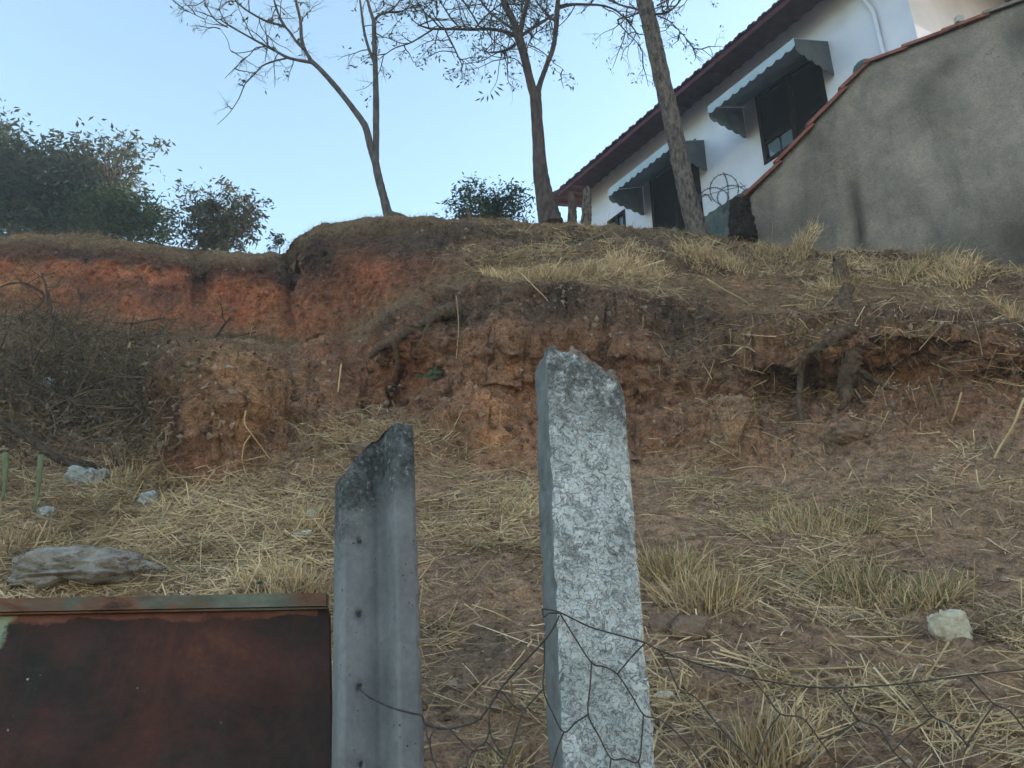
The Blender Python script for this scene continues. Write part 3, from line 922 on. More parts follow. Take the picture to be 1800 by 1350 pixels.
# small lamp on the wall
lp = on_plane(1687, 43, wA, wn)
lamp = empty('wall_floodlight', lp, label='small grey floodlight standing on top of the tile capping', cat='floodlight')
mb = MB(); mb.box(lp + np.array([-.045, -.03, .02]), (1, 0, .0), (0, 1, 0), (0.15, 0, .99), .085, .06, .10); mb.build('housing', M['lamp'], lamp, smooth=False)
mb = MB(); mb.tube([lp + np.array([0, 0, -.05]), lp + np.array([0, 0, .03])], .012, 8, 1); mb.build('bracket', M['lamp'], lamp)

# ------------------------------------------------------------------ house
hd = np.array([-.7, 1.078]); hd /= np.linalg.norm(hd)            # along the facade, away from the camera
hn = np.array([-hd[1], hd[0]])                                    # outwards
if hn[0] > 0: hn = -hn
hA = np.array([5.51, 8.27])                                       # near corner
hd3 = np.array([hd[0], hd[1], 0]); hn3 = np.array([hn[0], hn[1], 0]); Z3 = np.array([0, 0, 1.])


def fac(px, py, out=0.0):
    p = on_plane(px, py, hA + hn * out, hn)
    return (p[:2] - hA) @ hd, p[2]


def hp(s, z, out=0.0): return np.array([*(hA + hd * s + hn * out), z])


house = empty('house', (*hA, 6.5), label='white two storey house with tiled eaves and shuttered windows behind the wall', cat='house')
sEnd = fac(1037, 372)[0]; zS = fac(1437, 12)[1]; zB = 5.5
# openings
wins = []
l_, zt = fac(1329, 184); l2, zb = fac(1347, 289); r_ = fac(1450, 150)[0]
wins.append((min(r_, l_), max(l_, l2) - .0, zb, zb + 1.45))
w2 = wins[0]
l1 = fac(1143, 330)[0]; r1 = fac(1229, 300)[0]
wins.append((r1, l1, w2[2] - .35, w2[3] + .0))
la = fac(1068, 388)[0]; ra = fac(1099, 372)[0]
zz3 = fac(1097, 370)[1]
wins.append((ra, la, zz3 - 1.0, zz3 + .02))
sb = sorted(set([0, sEnd] + [w[0] for w in wins] + [w[1] for w in wins]))
zbk = sorted(set([zB, zS + .15] + [w[2] for w in wins] + [w[3] for w in wins]))
mb = MB()
for i in range(len(sb) - 1):
    for j in range(len(zbk) - 1):
        cs, cz = (sb[i] + sb[i + 1]) / 2, (zbk[j] + zbk[j + 1]) / 2
        if any(w[0] < cs < w[1] and w[2] < cz < w[3] for w in wins): continue
        mb.add([hp(sb[i], zbk[j]), hp(sb[i + 1], zbk[j]), hp(sb[i + 1], zbk[j + 1]), hp(sb[i], zbk[j + 1])], [(0, 1, 2, 3)])
for w in wins:
    a = [(w[0], w[2]), (w[1], w[2]), (w[1], w[3]), (w[0], w[3])]
    for i in range(4):
        p0, p1 = a[i], a[(i + 1) % 4]
        mb.add([hp(*p0), hp(*p1), hp(*p1, -.16), hp(*p0, -.16)], [(0, 1, 2, 3)])
    mb.add([hp(*q_, -.161) for q_ in a], [(0, 1, 2, 3)])
DEP = -6.0
for (sA_, o0_, sB_, o1_) in ((0, 0, 0, DEP), (sEnd, 0, sEnd, DEP), (0, DEP, sEnd, DEP)):
    zt_ = zS + 3.6 if sA_ == 0 and sB_ == 0 else zS + .15
    mb.add([hp(sA_, zB, o0_), hp(sB_, zB, o1_), hp(sB_, zt_, o1_), hp(sA_, zt_, o0_)], [(0, 1, 2, 3)])
mb.build('wall', M['white_paint'], house, smooth=False)
# roof: corrugated clay tiles seen from below, pitch rising inwards
OUT = .74; sl = math.tan(R(17)); S0, S1 = -2.5, sEnd + .75
nw = int((S1 - S0) / .033)
Vr, Fr = [], []
orow = np.linspace(OUT, -3.2, 14)
for lay, dz in ((0, 0.0), (1, .035)):
    for i in range(nw + 1):
        s = S0 + (S1 - S0) * i / nw
        wv_ = .038 * abs(math.sin(math.pi * s / .24)) * 1.0
        for kq, oo in enumerate(orow):
            stp = .012 * ((kq % 2))
            Vr.append(hp(s, zS - .0 - oo * sl + wv_ + dz + stp + .02, oo + (.012 * math.sin(i * 2.1) if kq == 0 else 0)))
nr = len(orow); G = (nw + 1) * nr
for i in range(nw):
    for j in range(nr - 1):
        a = i * nr + j
        Fr += [(a, a + 1, a + nr + 1, a + nr), (G + a, G + a + nr, G + a + nr + 1, G + a + 1)]
    a = i * nr
    Fr.append((a, a + nr, G + a + nr, G + a))
for j in range(nr - 1):
    a = nw * nr + j; Fr.append((a, a + 1, G + a + 1, G + a))
b0_ = len(Vr)
for ss_ in (S0, S1):
    for oo, zz in ((-3.2, zS + 3.2 * sl + .06), (-7.0, zS - .6 * sl + .06)): Vr.append(hp(ss_, zz, oo))
Fr.append((b0_, b0_ + 1, b0_ + 3, b0_ + 2))
roof = mesh('roof', Vr, Fr, M['tile_dark'], house, smooth=False)
mb = MB(); mb.box(hp(S0, zS - OUT * sl - .075, OUT - .055), hd3, hn3, Z3, S1 - S0, .025, .09)
mb.build('fascia', M['tile_dark'], house, smooth=False)
# windows
for wi, w in enumerate(wins):
    wl, wh = w[1] - w[0], w[3] - w[2]
    fr_ = MB(); o_ = -.10
    for (a, b_, c_, d_) in ((0, 0, wl, .07), (0, wh - .07, wl, .07), (0, .07, .07, wh - .14), (wl - .07, .07, .07, wh - .14), (wl / 2 - .04, .07, .08, wh - .14)):
        fr_.box(hp(w[0] + a, w[2] + b_, o_), hd3, hn3, Z3, c_, .115, d_)
    fo = fr_.build('window', M['wood_dark'], house, smooth=False)
    if wi == 2:
        mb = MB(); mb.box(hp(w[0] + .07, w[2] + .07, -.06), hd3, hn3, Z3, wl - .14, .02, wh - .14); mb.build('pane', M['glass'], fo, smooth=False)
        continue
    for half in (0, 1):
        lou = MB(); x0 = .07 if half == 0 else wl / 2 + .04; lw = wl / 2 - .11
        z_ = .09
        far = (half == 1)
        zl = .09 if not far else .42
        z_ = zl
        while z_ < wh - .12:
            ax_ = (Z3 * .8 - hn3 * .6)
            lou.box(hp(w[0] + x0, w[2] + z_, -.02), hd3, hn3 * .8 + Z3 * .6 * -1, ax_, lw, .008, .042)
            z_ += .045
        lou.box(hp(w[0] + x0, w[2] + zl, -.09), hd3, hn3, Z3, lw, .02, wh - .12 - zl)
        if far: lou.box(hp(w[0] + x0, w[2] + .37, -.09), hd3, hn3, Z3, lw, .09, .05)
        lou.build('shutter', M['wood_dark'], fo, smooth=False)
        if far:
            for pz in (0, 1):
                mb = MB(); mb.box(hp(w[0] + x0 + .02 + pz * (lw / 2), w[2] + .09, -.05), hd3, hn3, Z3, lw / 2 - .04, .015, .27); mb.build('pane', M['glass'], fo, smooth=False)
# awnings
for (near, far, lab) in (((1456, 73), (1247, 210), None), ((1238, 246), (1070, 345), None)):
    PR = .88
    sN, zT = fac(*near)
    sF, zF = fac(far[0], far[1], PR)
    zN = fac(near[0] - (65 if near[0] > 1300 else 42), near[1] + 2, PR)[1]
    zF = zT - .42
    V_ = .17
    aw = empty('awning', hp(sN, zT)); aw.parent = house
    aw.location = Vector((hp(sN, zT) - np.array(house.location)).tolist()); W0[aw.name] = hp(sN, zT)
    cb = MB()
    Vt = [hp(sN, zT, .01), hp(sF, zT, .01), hp(sF, zF, PR), hp(sN, zF, PR)]
    Vt += [v_ - Z3 * .012 for v_ in Vt]
    cb.add(Vt, [(0, 1, 2, 3), (4, 7, 6, 5), (0, 3, 7, 4), (3, 2, 6, 7), (2, 1, 5, 6), (1, 0, 4, 5)])
    cb.build('canopy', M['awning'], aw, smooth=False)

    def scallop(pA, pB, depth, mat_, name):
        L = np.linalg.norm(pB - pA); n_ = max(3, round(L / .17)); mb_ = MB(); m2 = n_ * 8
        up_, dn_ = [], []
        e_ = (pB - pA) / L
        for i in range(m2 + 1):
            t_ = i / m2
            up_.append(pA + (pB - pA) * t_)
            dn_.append(pA + (pB - pA) * t_ - Z3 * (depth * .75 + depth * .25 * abs(math.sin(math.pi * t_ * n_))))
        th = np.cross(e_, Z3) * .005
        Vq = [x - th for x in up_ + dn_] + [x + th for x in up_ + dn_]
        k_ = m2 + 1; Fq = []
        for i in range(m2):
            Fq += [(i, i + 1, k_ + i + 1, k_ + i), (2 * k_ + i, 3 * k_ + i, 3 * k_ + i + 1, 2 * k_ + i + 1), (k_ + i, k_ + i + 1, 3 * k_ + i + 1, 3 * k_ + i)]
        mb_.add(Vq, Fq); return mb_.build(name, mat_, aw, smooth=False)
    scallop(hp(sN, zF - .004, PR + .006), hp(sF, zF - .004, PR + .006), V_, M['awning_edge'], 'valance')
    for (s_, m_) in ((sN, M['awning_shaded']), (sF, M['awning'])):
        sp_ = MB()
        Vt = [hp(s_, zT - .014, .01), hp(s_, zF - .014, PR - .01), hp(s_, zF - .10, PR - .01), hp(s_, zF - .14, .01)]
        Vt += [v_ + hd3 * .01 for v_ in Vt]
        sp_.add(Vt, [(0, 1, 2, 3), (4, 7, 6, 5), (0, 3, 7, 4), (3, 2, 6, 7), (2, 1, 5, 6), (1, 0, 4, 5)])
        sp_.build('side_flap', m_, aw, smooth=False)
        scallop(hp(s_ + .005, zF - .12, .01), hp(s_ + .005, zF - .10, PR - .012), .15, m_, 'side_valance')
# downpipe
mb = MB()
pts = [hp(*fac(x, y, .05), .05) for (x, y) in ((1508, -20), (1522, 3), (1535, 22), (1543, 55), (1551, 88), (1560, 118), (1572, 170))]
mb.tube(pts, .032, 10, 4); mb.build('downpipe', M['white_paint'], house)

# low mossy wall with barbed wire behind the stump
lA = P(1240, 379, 8.95)[:2]
lw3 = on_plane(1314, 332, lA, hn)
L0 = (lw3[:2] - lA) @ hd
zt_ = P(1240, 379, 8.95)[2]
mb = MB()
o_ = np.array([*(lA + hd * (L0 - .0)), 5.0])
nsg = 30
Vt = []
for i in range(nsg + 1):
    for (oo, zz) in ((0, 5.0), (0, zt_), (-.14, zt_), (-.14, 5.0)):
        pp = lA + hd * (L0 + (0.9 - L0) * i / nsg) + hn * oo
        Vt.append((pp[0] + .012 * math.sin(i * 3.1), pp[1], zz + (.012 * math.sin(i * 2.3) if zz > 6 else 0)))
Ft = [(i * 4 + j, i * 4 + (j + 1) % 4, (i + 1) * 4 + (j + 1) % 4, (i + 1) * 4 + j) for i in range(nsg) for j in range(4)] + [(0, 1, 2, 3), (nsg * 4 + 3, nsg * 4 + 2, nsg * 4 + 1, nsg * 4)]
mb.add(Vt, Ft)
tag(mb.build('low_wall', M['mossy'], smooth=False), 'low dark mossy wall behind the burnt stump below the house', 'wall')
cw = MB()
YC = 8.75
def loop(cx, cy, rx, ry, a0, a1, Y=YC, rot=0):
    A = np.linspace(R(a0), R(a1), 26)
    return [P(cx + rx * math.cos(a) * math.cos(rot) - ry * math.sin(a) * math.sin(rot), cy - rx * math.cos(a) * math.sin(rot) - ry * math.sin(a) * math.cos(rot), Y + .12 * math.sin(a + cx)) for a in A]
for L in (loop(1273, 333, 25, 27, -30, 260), loop(1288, 348, 27, 22, 20, 240), loop(1255, 350, 26, 20, 0, 200), loop(1240, 372, 14, 30, 40, 170), loop(1262, 338, 18, 40, -60, 60)):
    cw.tube(L, .006, 5, 1)
    for p_ in L[::2]:
        for sg in (-1, 1): cw.tube([p_ - np.array([.02 * sg, 0, .018]), p_ + np.array([.02 * sg, 0, .018])], .0025, 3, 1)
cw.tube([P(1222, 352, YC), P(1245, 342, YC), P(1275, 334, YC), P(1312, 326, YC)], .004, 5, 3)
cw.tube([P(1300, 320, YC), P(1308, 328, YC), P(1316, 338, YC)], .004, 5, 3)
tag(cw.build('barbed_wire', M['wire']), 'coil of barbed wire on the low mossy wall', 'barbed wire')

# ------------------------------------------------------------------ trees on the crest
def leafquads(c, size, n, droop=.6, spread=.06):
    """n narrow pointed leaves around c"""
    V, Fq = [], []
    for i in range(n):
        p0 = c + np.array([rnd.gauss(0, spread), rnd.gauss(0, spread), rnd.gauss(0, spread)])
        d = np.array([rnd.gauss(0, .7), rnd.gauss(0, .7), rnd.gauss(-droop, .4)]); d /= np.linalg.norm(d)
        s_ = np.cross(d, np.array([rnd.gauss(0, 1), rnd.gauss(0, 1), rnd.gauss(0, 1)])); s_ /= np.linalg.norm(s_) + 1e-6
        L = size * rnd.uniform(.7, 1.3); w = L * .17
        k = np.cross(d, s_) * L * .06
        b0 = len(V)
        V += [p0, p0 + d * L * .45 + s_ * w + k, p0 + d * L, p0 + d * L * .45 - s_ * w + k]
        Fq.append((b0, b0 + 1, b0 + 2, b0 + 3))
    return V, Fq


def twigs(mb, lv, p0, d0, L, r, depth, leafp=.5, lsize=.07, nleaf=3, kink=.35, curl=0.0, grav=-.03):
    """recursive fine twigs"""
    n = 5
    pts, rad = [p0], [r]
    d = np.array(d0, float); d /= np.linalg.norm(d)
    for i in range(n):
        d = d + np.array([rnd.gauss(0, kink), rnd.gauss(0, kink), rnd.gauss(0, kink) + grav]) * .6
        d /= np.linalg.norm(d)
        pts.append(pts[-1] + d * L / n); rad.append(r * (1 - .7 * (i + 1) / n))
    mb.tube(pts, rad, 4 if r < .012 else 5, 1 if r < .006 else 2)
    if depth > 0:
        for k in range(rnd.choice((3, 4, 4))):
            i = rnd.randint(1, n - 1)
            dd = np.array([rnd.gauss(0, 1), rnd.gauss(0, .8), rnd.gauss(0, 1)])
            tng = pts[i] - pts[i - 1]; tng /= np.linalg.norm(tng)
            dd -= tng * (dd @ tng); dd /= np.linalg.norm(dd) + 1e-6
            twigs(mb, lv, pts[i], tng * .75 + dd * .85, L * rnd.uniform(.38, .62), rad[i] * .62, depth - 1, leafp, lsize, nleaf, kink, curl, grav)
    elif rnd.random() < leafp:
        lv.add(*leafquads(pts[-1], lsize, rnd.randint(1, nleaf), .5, .025))
        if rnd.random() < .5: lv.add(*leafquads(pts[3], lsize, rnd.randint(1, nleaf), .5, .02))


def limb(mb, pts, Y, wpx, sides=10, sm=4, depth=None, wob=0.0, tw=None, twr=.4):
    """a limb through photo points; Y start/end, wpx = widths in photo px"""
    n = len(pts)
    Ys = np.linspace(Y[0], Y[1], n)
    if depth is not None: Ys = Ys + np.array([rnd.gauss(0, depth) if 0 < i else 0 for i in range(n)])
    W3 = [P(x, y, Yv) for (x, y), Yv in zip(pts, Ys)]
    wi = np.interp(np.linspace(0, 1, n), np.linspace(0, 1, len(wpx)), wpx)
    rad = [w / 2 / F * np.linalg.norm(p - CAM) * .97 for w, p in zip(wi, W3)]
    mb.tube(W3, rad, sides, sm, wob)
    return W3, rad


def grow_from(W3, mb, lv, cnt, L, r, depth, leafp, lsize=.07, up=.2, start=.2, nleaf=3, spread=1.0):
    W3 = np.array(W3); n = len(W3)
    for k in range(cnt):
        t_ = start + (1 - start) * (k + rnd.random()) / cnt
        f_ = t_ * (n - 1); i = min(int(f_), n - 2); p = W3[i] * (1 - (f_ - i)) + W3[i + 1] * (f_ - i)
        tng = W3[i + 1] - W3[i]; tng /= np.linalg.norm(tng)
        dd = np.array([rnd.gauss(0, 1), rnd.gauss(0, .9), rnd.gauss(up, .8)]); dd /= np.linalg.norm(dd)
        twigs(mb, lv, p, tng * .6 + dd * spread, L * rnd.uniform(.6, 1.2), r, depth, leafp, lsize, nleaf)


def crest_tree(name, base, Y, label, trunkdef, limbs, bark, limbark, cat='tree', twL=.5, leafp=.45, lsize=.08, depthn=2, group=None):
    b0 = P(*base, Y)
    root = empty(name, b0, label=label, cat=cat)
    tm = MB()
    for (pts, w) in trunkdef:
        sd_ = 14 if w[0] > 12 else 9
        limb(tm, pts, (Y, Y), w, sd_, 6, None, .05)
    tm.build('trunk', bark, root)
    lv, tg = MB(), MB()
    for (pts, w, Yr, cnt) in limbs:
        lm = MB()
        W3, rad = limb(lm, pts, (Y + Yr[0], Y + Yr[1]), w, 7, 3, .03)
        lm.build('limb', limbark, root)
        if cnt: grow_from(W3, tg, lv, cnt, twL, .010, depthn, leafp, lsize)
    if tg.n: tg.build('twigs', M['twig'], root)
    if lv.n: lv.build('foliage', M['leaf_twig'], root, smooth=False)
    return root


YT = 8.75
crest_tree('slender_tree', (684, 386), YT, 'slender bare tree forking low into a straight stem and a left curving stem', [
    ([(690, 392), (681, 372), (674, 345), (666, 315), (660, 285)], [21, 17, 14, 14, 13]),
    ([(660, 290), (661, 240), (661, 185), (660, 130), (658, 70), (657, 36)], [12, 11, 11, 9, 8, 7]),
    ([(661, 292), (652, 262), (644, 228), (636, 212), (614, 182), (590, 152), (565, 124), (548, 108)], [12, 12, 12, 11, 9, 9, 8, 8])],
    [([(548, 108), (536, 88), (530, 68), (528, 35), (520, 0), (512, -60)], [7, 6, 6, 5, 5, 3], (0, .1), 5),
     ([(548, 110), (525, 106), (505, 101), (485, 90), (466, 80), (440, 66), (405, 46), (385, 33)], [6, 5, 5, 4, 4, 3, 3, 1.5], (0, .2), 7),
     ([(505, 102), (480, 108), (461, 116), (448, 130), (432, 146), (424, 164), (418, 177), (402, 200), (382, 219)], [3.2, 3, 2.6, 2.4, 2, 1.8, 1.6, 1.2, .8], (0, -.2), 2),
     ([(470, 82), (450, 84), (440, 95), (425, 108), (410, 122), (395, 138)], [2, 1.8, 1.5, 1.3, 1, .8], (0, .2), 2),
     ([(466, 80), (440, 90), (408, 92), (400, 70), (385, 48)], [1.8, 1.4, 1.2, 1, .7], (0, .2), 2),
     ([(536, 88), (520, 72), (502, 48), (470, 38), (440, 22), (418, 5), (400, -20)], [5, 4.5, 4, 3.6, 3, 2.6, 2], (0, -.2), 6),
     ([(502, 48), (492, 30), (484, 10), (478, -20)], [4, 3.4, 3, 2], (0, .1), 5),
     ([(470, 78), (468, 60), (466, 42), (475, 30)], [2, 1.6, 1.2, .8], (0, .1), 2),
     ([(400, 48), (380, 36), (365, 15), (357, -10)], [2.6, 2.2, 2, 1.6], (0, .1), 4),
     ([(360, 34), (335, 22), (318, 12)], [1.5, 1.2, .8], (0, .1), 3),
     ([(659, 112), (648, 85), (640, 55), (636, 25), (630, -20)], [6, 5, 4.5, 4, 3], (0, .1), 4),
     ([(657, 38), (650, 15), (640, -20)], [6, 5, 4], (0, .1), 3),
     ([(657, 36), (668, 26), (685, 20), (700, 5), (712, -15)], [5, 4, 3.5, 3, 2], (0, -.1), 4),
     ([(680, 22), (700, 22), (715, 14), (724, -2)], [2.6, 2, 1.6, 1.2], (0, .1), 3),
     ([(676, 368), (690, 376), (706, 379), (724, 388)], [9, 10, 7, 3], (0, -.1), 0)],
    M['bark_thin'], M['bark_thin'], leafp=.13, lsize=.075, twL=.55)

crest_tree('forked_tree', (966, 386), YT - .05, 'sturdy forked tree in the middle of the crest beside three cut stumps', [
    ([(970, 398), (965, 378), (958, 350), (950, 300), (946, 240), (943, 195), (941, 160)], [46, 40, 33, 26, 21, 20, 20]),
    ([(940, 172), (930, 135), (922, 100), (914, 72), (909, 58)], [16, 14, 14, 15, 15]),
    ([(942, 172), (950, 145), (962, 112), (972, 85), (977, 55), (979, 25), (982, -15), (985, -70)], [13, 9, 8, 8, 8, 9, 7, 5])],
    [([(909, 62), (904, 40), (892, 15), (882, -10), (875, -60)], [13, 12, 11, 10, 8], (0, .2), 12),
     ([(913, 62), (918, 38), (924, 15), (932, -15), (940, -60)], [10, 9, 8, 8, 6], (0, -.2), 12),
     ([(904, 62), (885, 55), (860, 51), (830, 52), (800, 51), (775, 51), (755, 50), (735, 44)], [8, 6, 5.5, 5, 4.5, 4, 3.5, 2.5], (0, -.3), 12),
     ([(735, 45), (748, 40), (765, 32), (772, 18)], [2.6, 2.4, 2, 1.5], (-.3, -.3), 4),
     ([(783, 54), (790, 68), (800, 88), (808, 105), (813, 115)], [3.4, 3, 2.8, 2.4, 1.6], (-.2, -.3), 6),
     ([(760, 52), (738, 66), (720, 76), (695, 84), (678, 95), (665, 105)], [3, 2.8, 2.4, 2, 1.6, 1], (-.25, -.3), 4),
     ([(720, 76), (705, 76), (685, 68), (668, 64), (650, 64)], [2, 1.6, 1.4, 1, .8], (-.25, -.2), 3),
     ([(918, 62), (935, 50), (955, 38), (972, 26)], [6, 5.5, 5, 4], (0, .2), 5),
     ([(905, 78), (895, 86), (880, 91), (862, 92)], [6, 5, 4, 2.5], (0, -.2), 9),
     ([(900, 50), (880, 36), (862, 22), (848, 5), (835, -20)], [5, 4.5, 4, 3.5, 3], (0, .3), 10),
     ([(835, 50), (852, 30), (870, 15), (885, 2), (900, -15)], [3, 2.6, 2.4, 2, 1.6], (-.1, .2), 6),
     ([(842, 46), (830, 25), (815, 2), (805, -20)], [3.2, 3, 2.4, 2], (-.1, .2), 6),
     ([(810, 50), (795, 35), (785, 20), (775, 5), (760, -15)], [3, 2.6, 2.4, 2, 1.6], (-.1, -.2), 6),
     ([(775, 50), (760, 34), (745, 20), (733, 2), (725, -20)], [3, 2.6, 2.2, 2, 1.6], (-.3, -.3), 5),
     ([(885, 88), (878, 110), (875, 135), (870, 150), (862, 162)], [1.8, 1.5, 1.2, 1.0, .8], (-.2, -.3), 0),
     ([(920, 118), (905, 103), (880, 101), (862, 97), (850, 85)], [2, 1.8, 1.5, 1.2, 1], (0, -.3), 4),
     ([(985, 12), (1005, 8), (1030, 8), (1060, 10), (1085, 20), (1110, 45), (1125, 68)], [7, 5, 4, 3.5, 3, 2.5, 1.5], (0, .3), 7),
     ([(978, 40), (960, 22), (945, 5), (930, -20)], [4, 3.5, 3, 2.5], (0, .2), 6),
     ([(965, 100), (975, 112), (985, 118), (992, 125)], [1.5, 1.2, 1, .8], (0, .1), 1),
     ([(925, 100), (928, 80), (940, 60), (955, 50)], [2.4, 2, 1.8, 1.5], (0, -.3), 5)],
    M['bark'], M['bark'], twL=.62, leafp=.30, lsize=.065)
# leaf sprays on the hanging twig
lv = MB()
for (x, y, dx, dy) in ((866, 137, -8, -6), (872, 152, 14, 8), (868, 158, 12, 12), (862, 163, 6, 14), (858, 166, -2, 14), (852, 168, -8, 12), (846, 172, -12, 6), (850, 165, -10, -5), (876, 148, 10, 2), (868, 132, 4, -10), (864, 135, -10, 3)):
    a = P(x, y, YT - .3); b_ = P(x + dx, y + dy, YT - .35 + rnd.uniform(-.05, .05))
    s_ = np.cross(b_ - a, np.array([.2, 1, .3])); s_ = s_ / np.linalg.norm(s_) * .013
    lv.add([a, (a + b_) / 2 + s_, b_, (a + b_) / 2 - s_], [(0, 1, 2, 3)])
o = lv.build('foliage', M['leaf_mid'], [x for x in bpy.data.objects if x.name == 'forked_tree'][0], smooth=False)

crest_tree('leaning_tree', (1228, 425), 8.05, 'thick rough barked tree leaning left in front of the white house', [
    ([(1234, 440), (1229, 415), (1220, 385), (1208, 340), (1198, 295), (1187, 240), (1176, 190), (1164, 140), (1153, 90), (1143, 45), (1131, -5), (1118, -60)],
     [44, 38, 35, 32, 31, 30, 29, 28, 27, 26, 25, 24])],
    [([(1135, 22), (1115, 15), (1095, 10), (1070, 0), (1050, -15)], [4, 3.5, 3, 2.5, 2], (.1, .4), 6),
     ([(1128, 20), (1105, 30), (1085, 35), (1100, 55), (1120, 75), (1130, 95)], [3, 2.6, 2.2, 2, 1.6, 1], (.1, .3), 6),
     ([(1152, 25), (1172, 22), (1190, 8), (1205, -15)], [4, 3.5, 3, 2.5], (-.1, -.3), 6),
     ([(1156, 28), (1175, 36), (1195, 55), (1215, 78), (1223, 90)], [2.6, 2, 1.8, 1.4, 1], (-.1, -.3), 5),
     ([(1155, 10), (1180, -2), (1210, -5), (1240, -20)], [3, 2.6, 2.2, 1.6], (-.1, .3), 6)],
    M['bark_pale'], M['bark'], twL=.5, leafp=.28, lsize=.05)

# cut stumps ---------------------------------------------------------
SG = 'three cut stumps beside the forked tree'
def stump(name, px, py0, py1, w0, w1, Y, label, mat_, group=None, cat='tree stump', lean=0, rough=.10):
    b0 = P(px, py0 + 12, Y)
    mb = MB()
    n = 7
    pts = [P(px + lean * i / n + rnd.uniform(-.8, .8), py0 + 12 + (py1 - py0 - 12) * i / n, Y) for i in range(n + 1)]
    rad = [(w0 + (w1 - w0) * i / n) / 2 / F * np.linalg.norm(b0 - CAM) for i in range(n + 1)]
    mb.tube(pts, rad, 16, 3, rough)
    V = np.concatenate(mb.v); k = V[-16:]                 # slanted splintered top
    k[:, 2] += np.array([rnd.uniform(-.02, .06) for _ in range(16)])
    V[-16:] = k
    mb.v = [V]
    return tag(mb.build(name, mat_, smooth=True), label, cat, group)
stump('stump', 975, 384, 342, 15, 11, 8.66, 'narrow leftmost stump pressed against the forked tree trunk', M['bark'], SG)
stump('stump', 1007, 386, 346, 17, 13, 8.6, 'middle stump, lower and darker than its right neighbour', M['bark'], SG, lean=-2)
stump('stump', 1030, 388, 336, 19, 15, 8.55, 'tallest stump, rightmost, with a pale sawn top before the eaves', M['bark_pale'], SG, lean=2)
stump('burnt_stump', 1305, 410, 360, 46, 34, 7.95, 'dark charred broken stump at the left end of the plaster wall', M['charred'], lean=-4, rough=.16)
stump('bank_stump', 1488, 535, 462, 30, 22, 6.10, 'short weathered stump on the bank lip above the hanging roots', M['root'], lean=-12, rough=.10)
stump('grassy_stub', 830, 388, 370, 9, 5, 8.4, 'small leaning wooden stub on the crest before the leafy bush', M['root'], lean=-8, cat='wood stub')

# ------------------------------------------------------------------ background trees and bushes
def bush(name, base, Y, crown, label, cat, leafm, nlimb, lsize, nclump, perc, depthY=1.2, open_=.3, limbpx=6, brk=None, dense=None, group=None):
    """crown = list of (px, py, rx, ry); limbs go from the base into the crown, leaves in clumps"""
    b0 = P(*base, Y)
    root = empty(name, b0, label=label, cat=cat, **({'group': group} if group else {}))
    brk = brk or M['twig']
    tr, lv, tw = MB(), MB(), MB()
    st_ = [P(base[0], base[1] + 25, Y), P(base[0] + 2, base[1] - 5, Y)]
    r0 = limbpx / 2 / F * np.linalg.norm(b0 - CAM)
    tr.tube(st_, [r0 * 1.3, r0], 8, 1)
    tr.build('trunk', brk, root)
    tot = sum(c[2] * c[3] for c in crown)
    for c in crown:
        nl = max(1, round(nlimb * c[2] * c[3] / tot))
        for i in range(nl):
            a = rnd.uniform(0, 6.28); q_ = rnd.uniform(.3, .95)
            tx, ty = c[0] + c[2] * q_ * math.cos(a), c[1] + c[3] * q_ * math.sin(a)
            Ye = Y + rnd.uniform(-depthY, depthY) * .7
            sx = base[0] + rnd.uniform(-6, 6) + (c[0] - base[0]) * rnd.uniform(0, .5)
            sy = base[1] - (5 if abs(sx - base[0]) < 10 else 0)
            mx = sx + (tx - sx) * .45 + rnd.uniform(-10, 10)
            p4 = [P(sx, sy, Y), P((sx + mx) / 2 + rnd.uniform(-5, 5), sy + (ty - sy) * .3, Y + (Ye - Y) * .3), P(mx, sy + (ty - sy) * .62, Y + (Ye - Y) * .6), P(tx, ty, Ye)]
            tw.tube(p4, [r0 * .6, r0 * .45, r0 * .3, r0 * .1], 5, 3)
            for k in range(3):
                twigs(tw, lv, p4[rnd.choice((2, 3))], np.array([rnd.gauss(0, 1), rnd.gauss(0, .6), rnd.gauss(.3, .7)]), r0 * 10 * rnd.uniform(.5, 1), r0 * .16, 1, .9, lsize, 5)
        nc = max(2, round(nclump * c[2] * c[3] / tot))
        for i in range(nc):
            while True:
                u = np.array([rnd.uniform(-1, 1), rnd.uniform(-1, 1), rnd.uniform(-1, 1)])
                if u @ u < 1: break
            w_ = fbm(np.array([[c[0] / 40 + u[0] * c[2] / 22, c[1] / 40 + u[1] * c[3] / 22, u[2] * 2]]), 1.0, 2, 303)[0]
            if w_ < open_ - .5: continue
            pc = P(c[0] + u[0] * c[2], c[1] + u[1] * c[3], Y + u[2] * depthY)
            lv.add(*leafquads(pc, lsize, perc, .35, lsize * 1.4))
    tw.build('branches', brk, root)
    lv.build('foliage', leafm, root, smooth=False)
    return root


bush('broadleaf_tree', (95, 415), 15.5, [(-10, 255, 42, 55), (20, 320, 60, 70), (90, 325, 75, 60), (60, 380, 100, 45), (150, 335, 50, 60), (150, 385, 60, 30)],
     'big dark dense tree at the left edge of the photo', 'tree', M['leaf_dark'], 26, .17, 2300, 7, 1.8, .22, 12)
bush('feathery_tree', (165, 410), 14.5, [(150, 262, 40, 28), (205, 262, 40, 32), (240, 275, 26, 18), (200, 305, 45, 30), (230, 310, 30, 14), (100, 262, 30, 20)],
     'open branched tree with drooping leaves rising right of the dense one', 'tree', M['leaf_twig'], 30, .16, 180, 4, .9, .42, 8)
bush('round_bush', (225, 420), 13.5, [(215, 375, 60, 34), (265, 395, 45, 30), (180, 365, 40, 30)],
     'low dense green bush at the foot of the open branched tree', 'bush', M['leaf_mid'], 14, .12, 700, 7, .8, .15, 6)
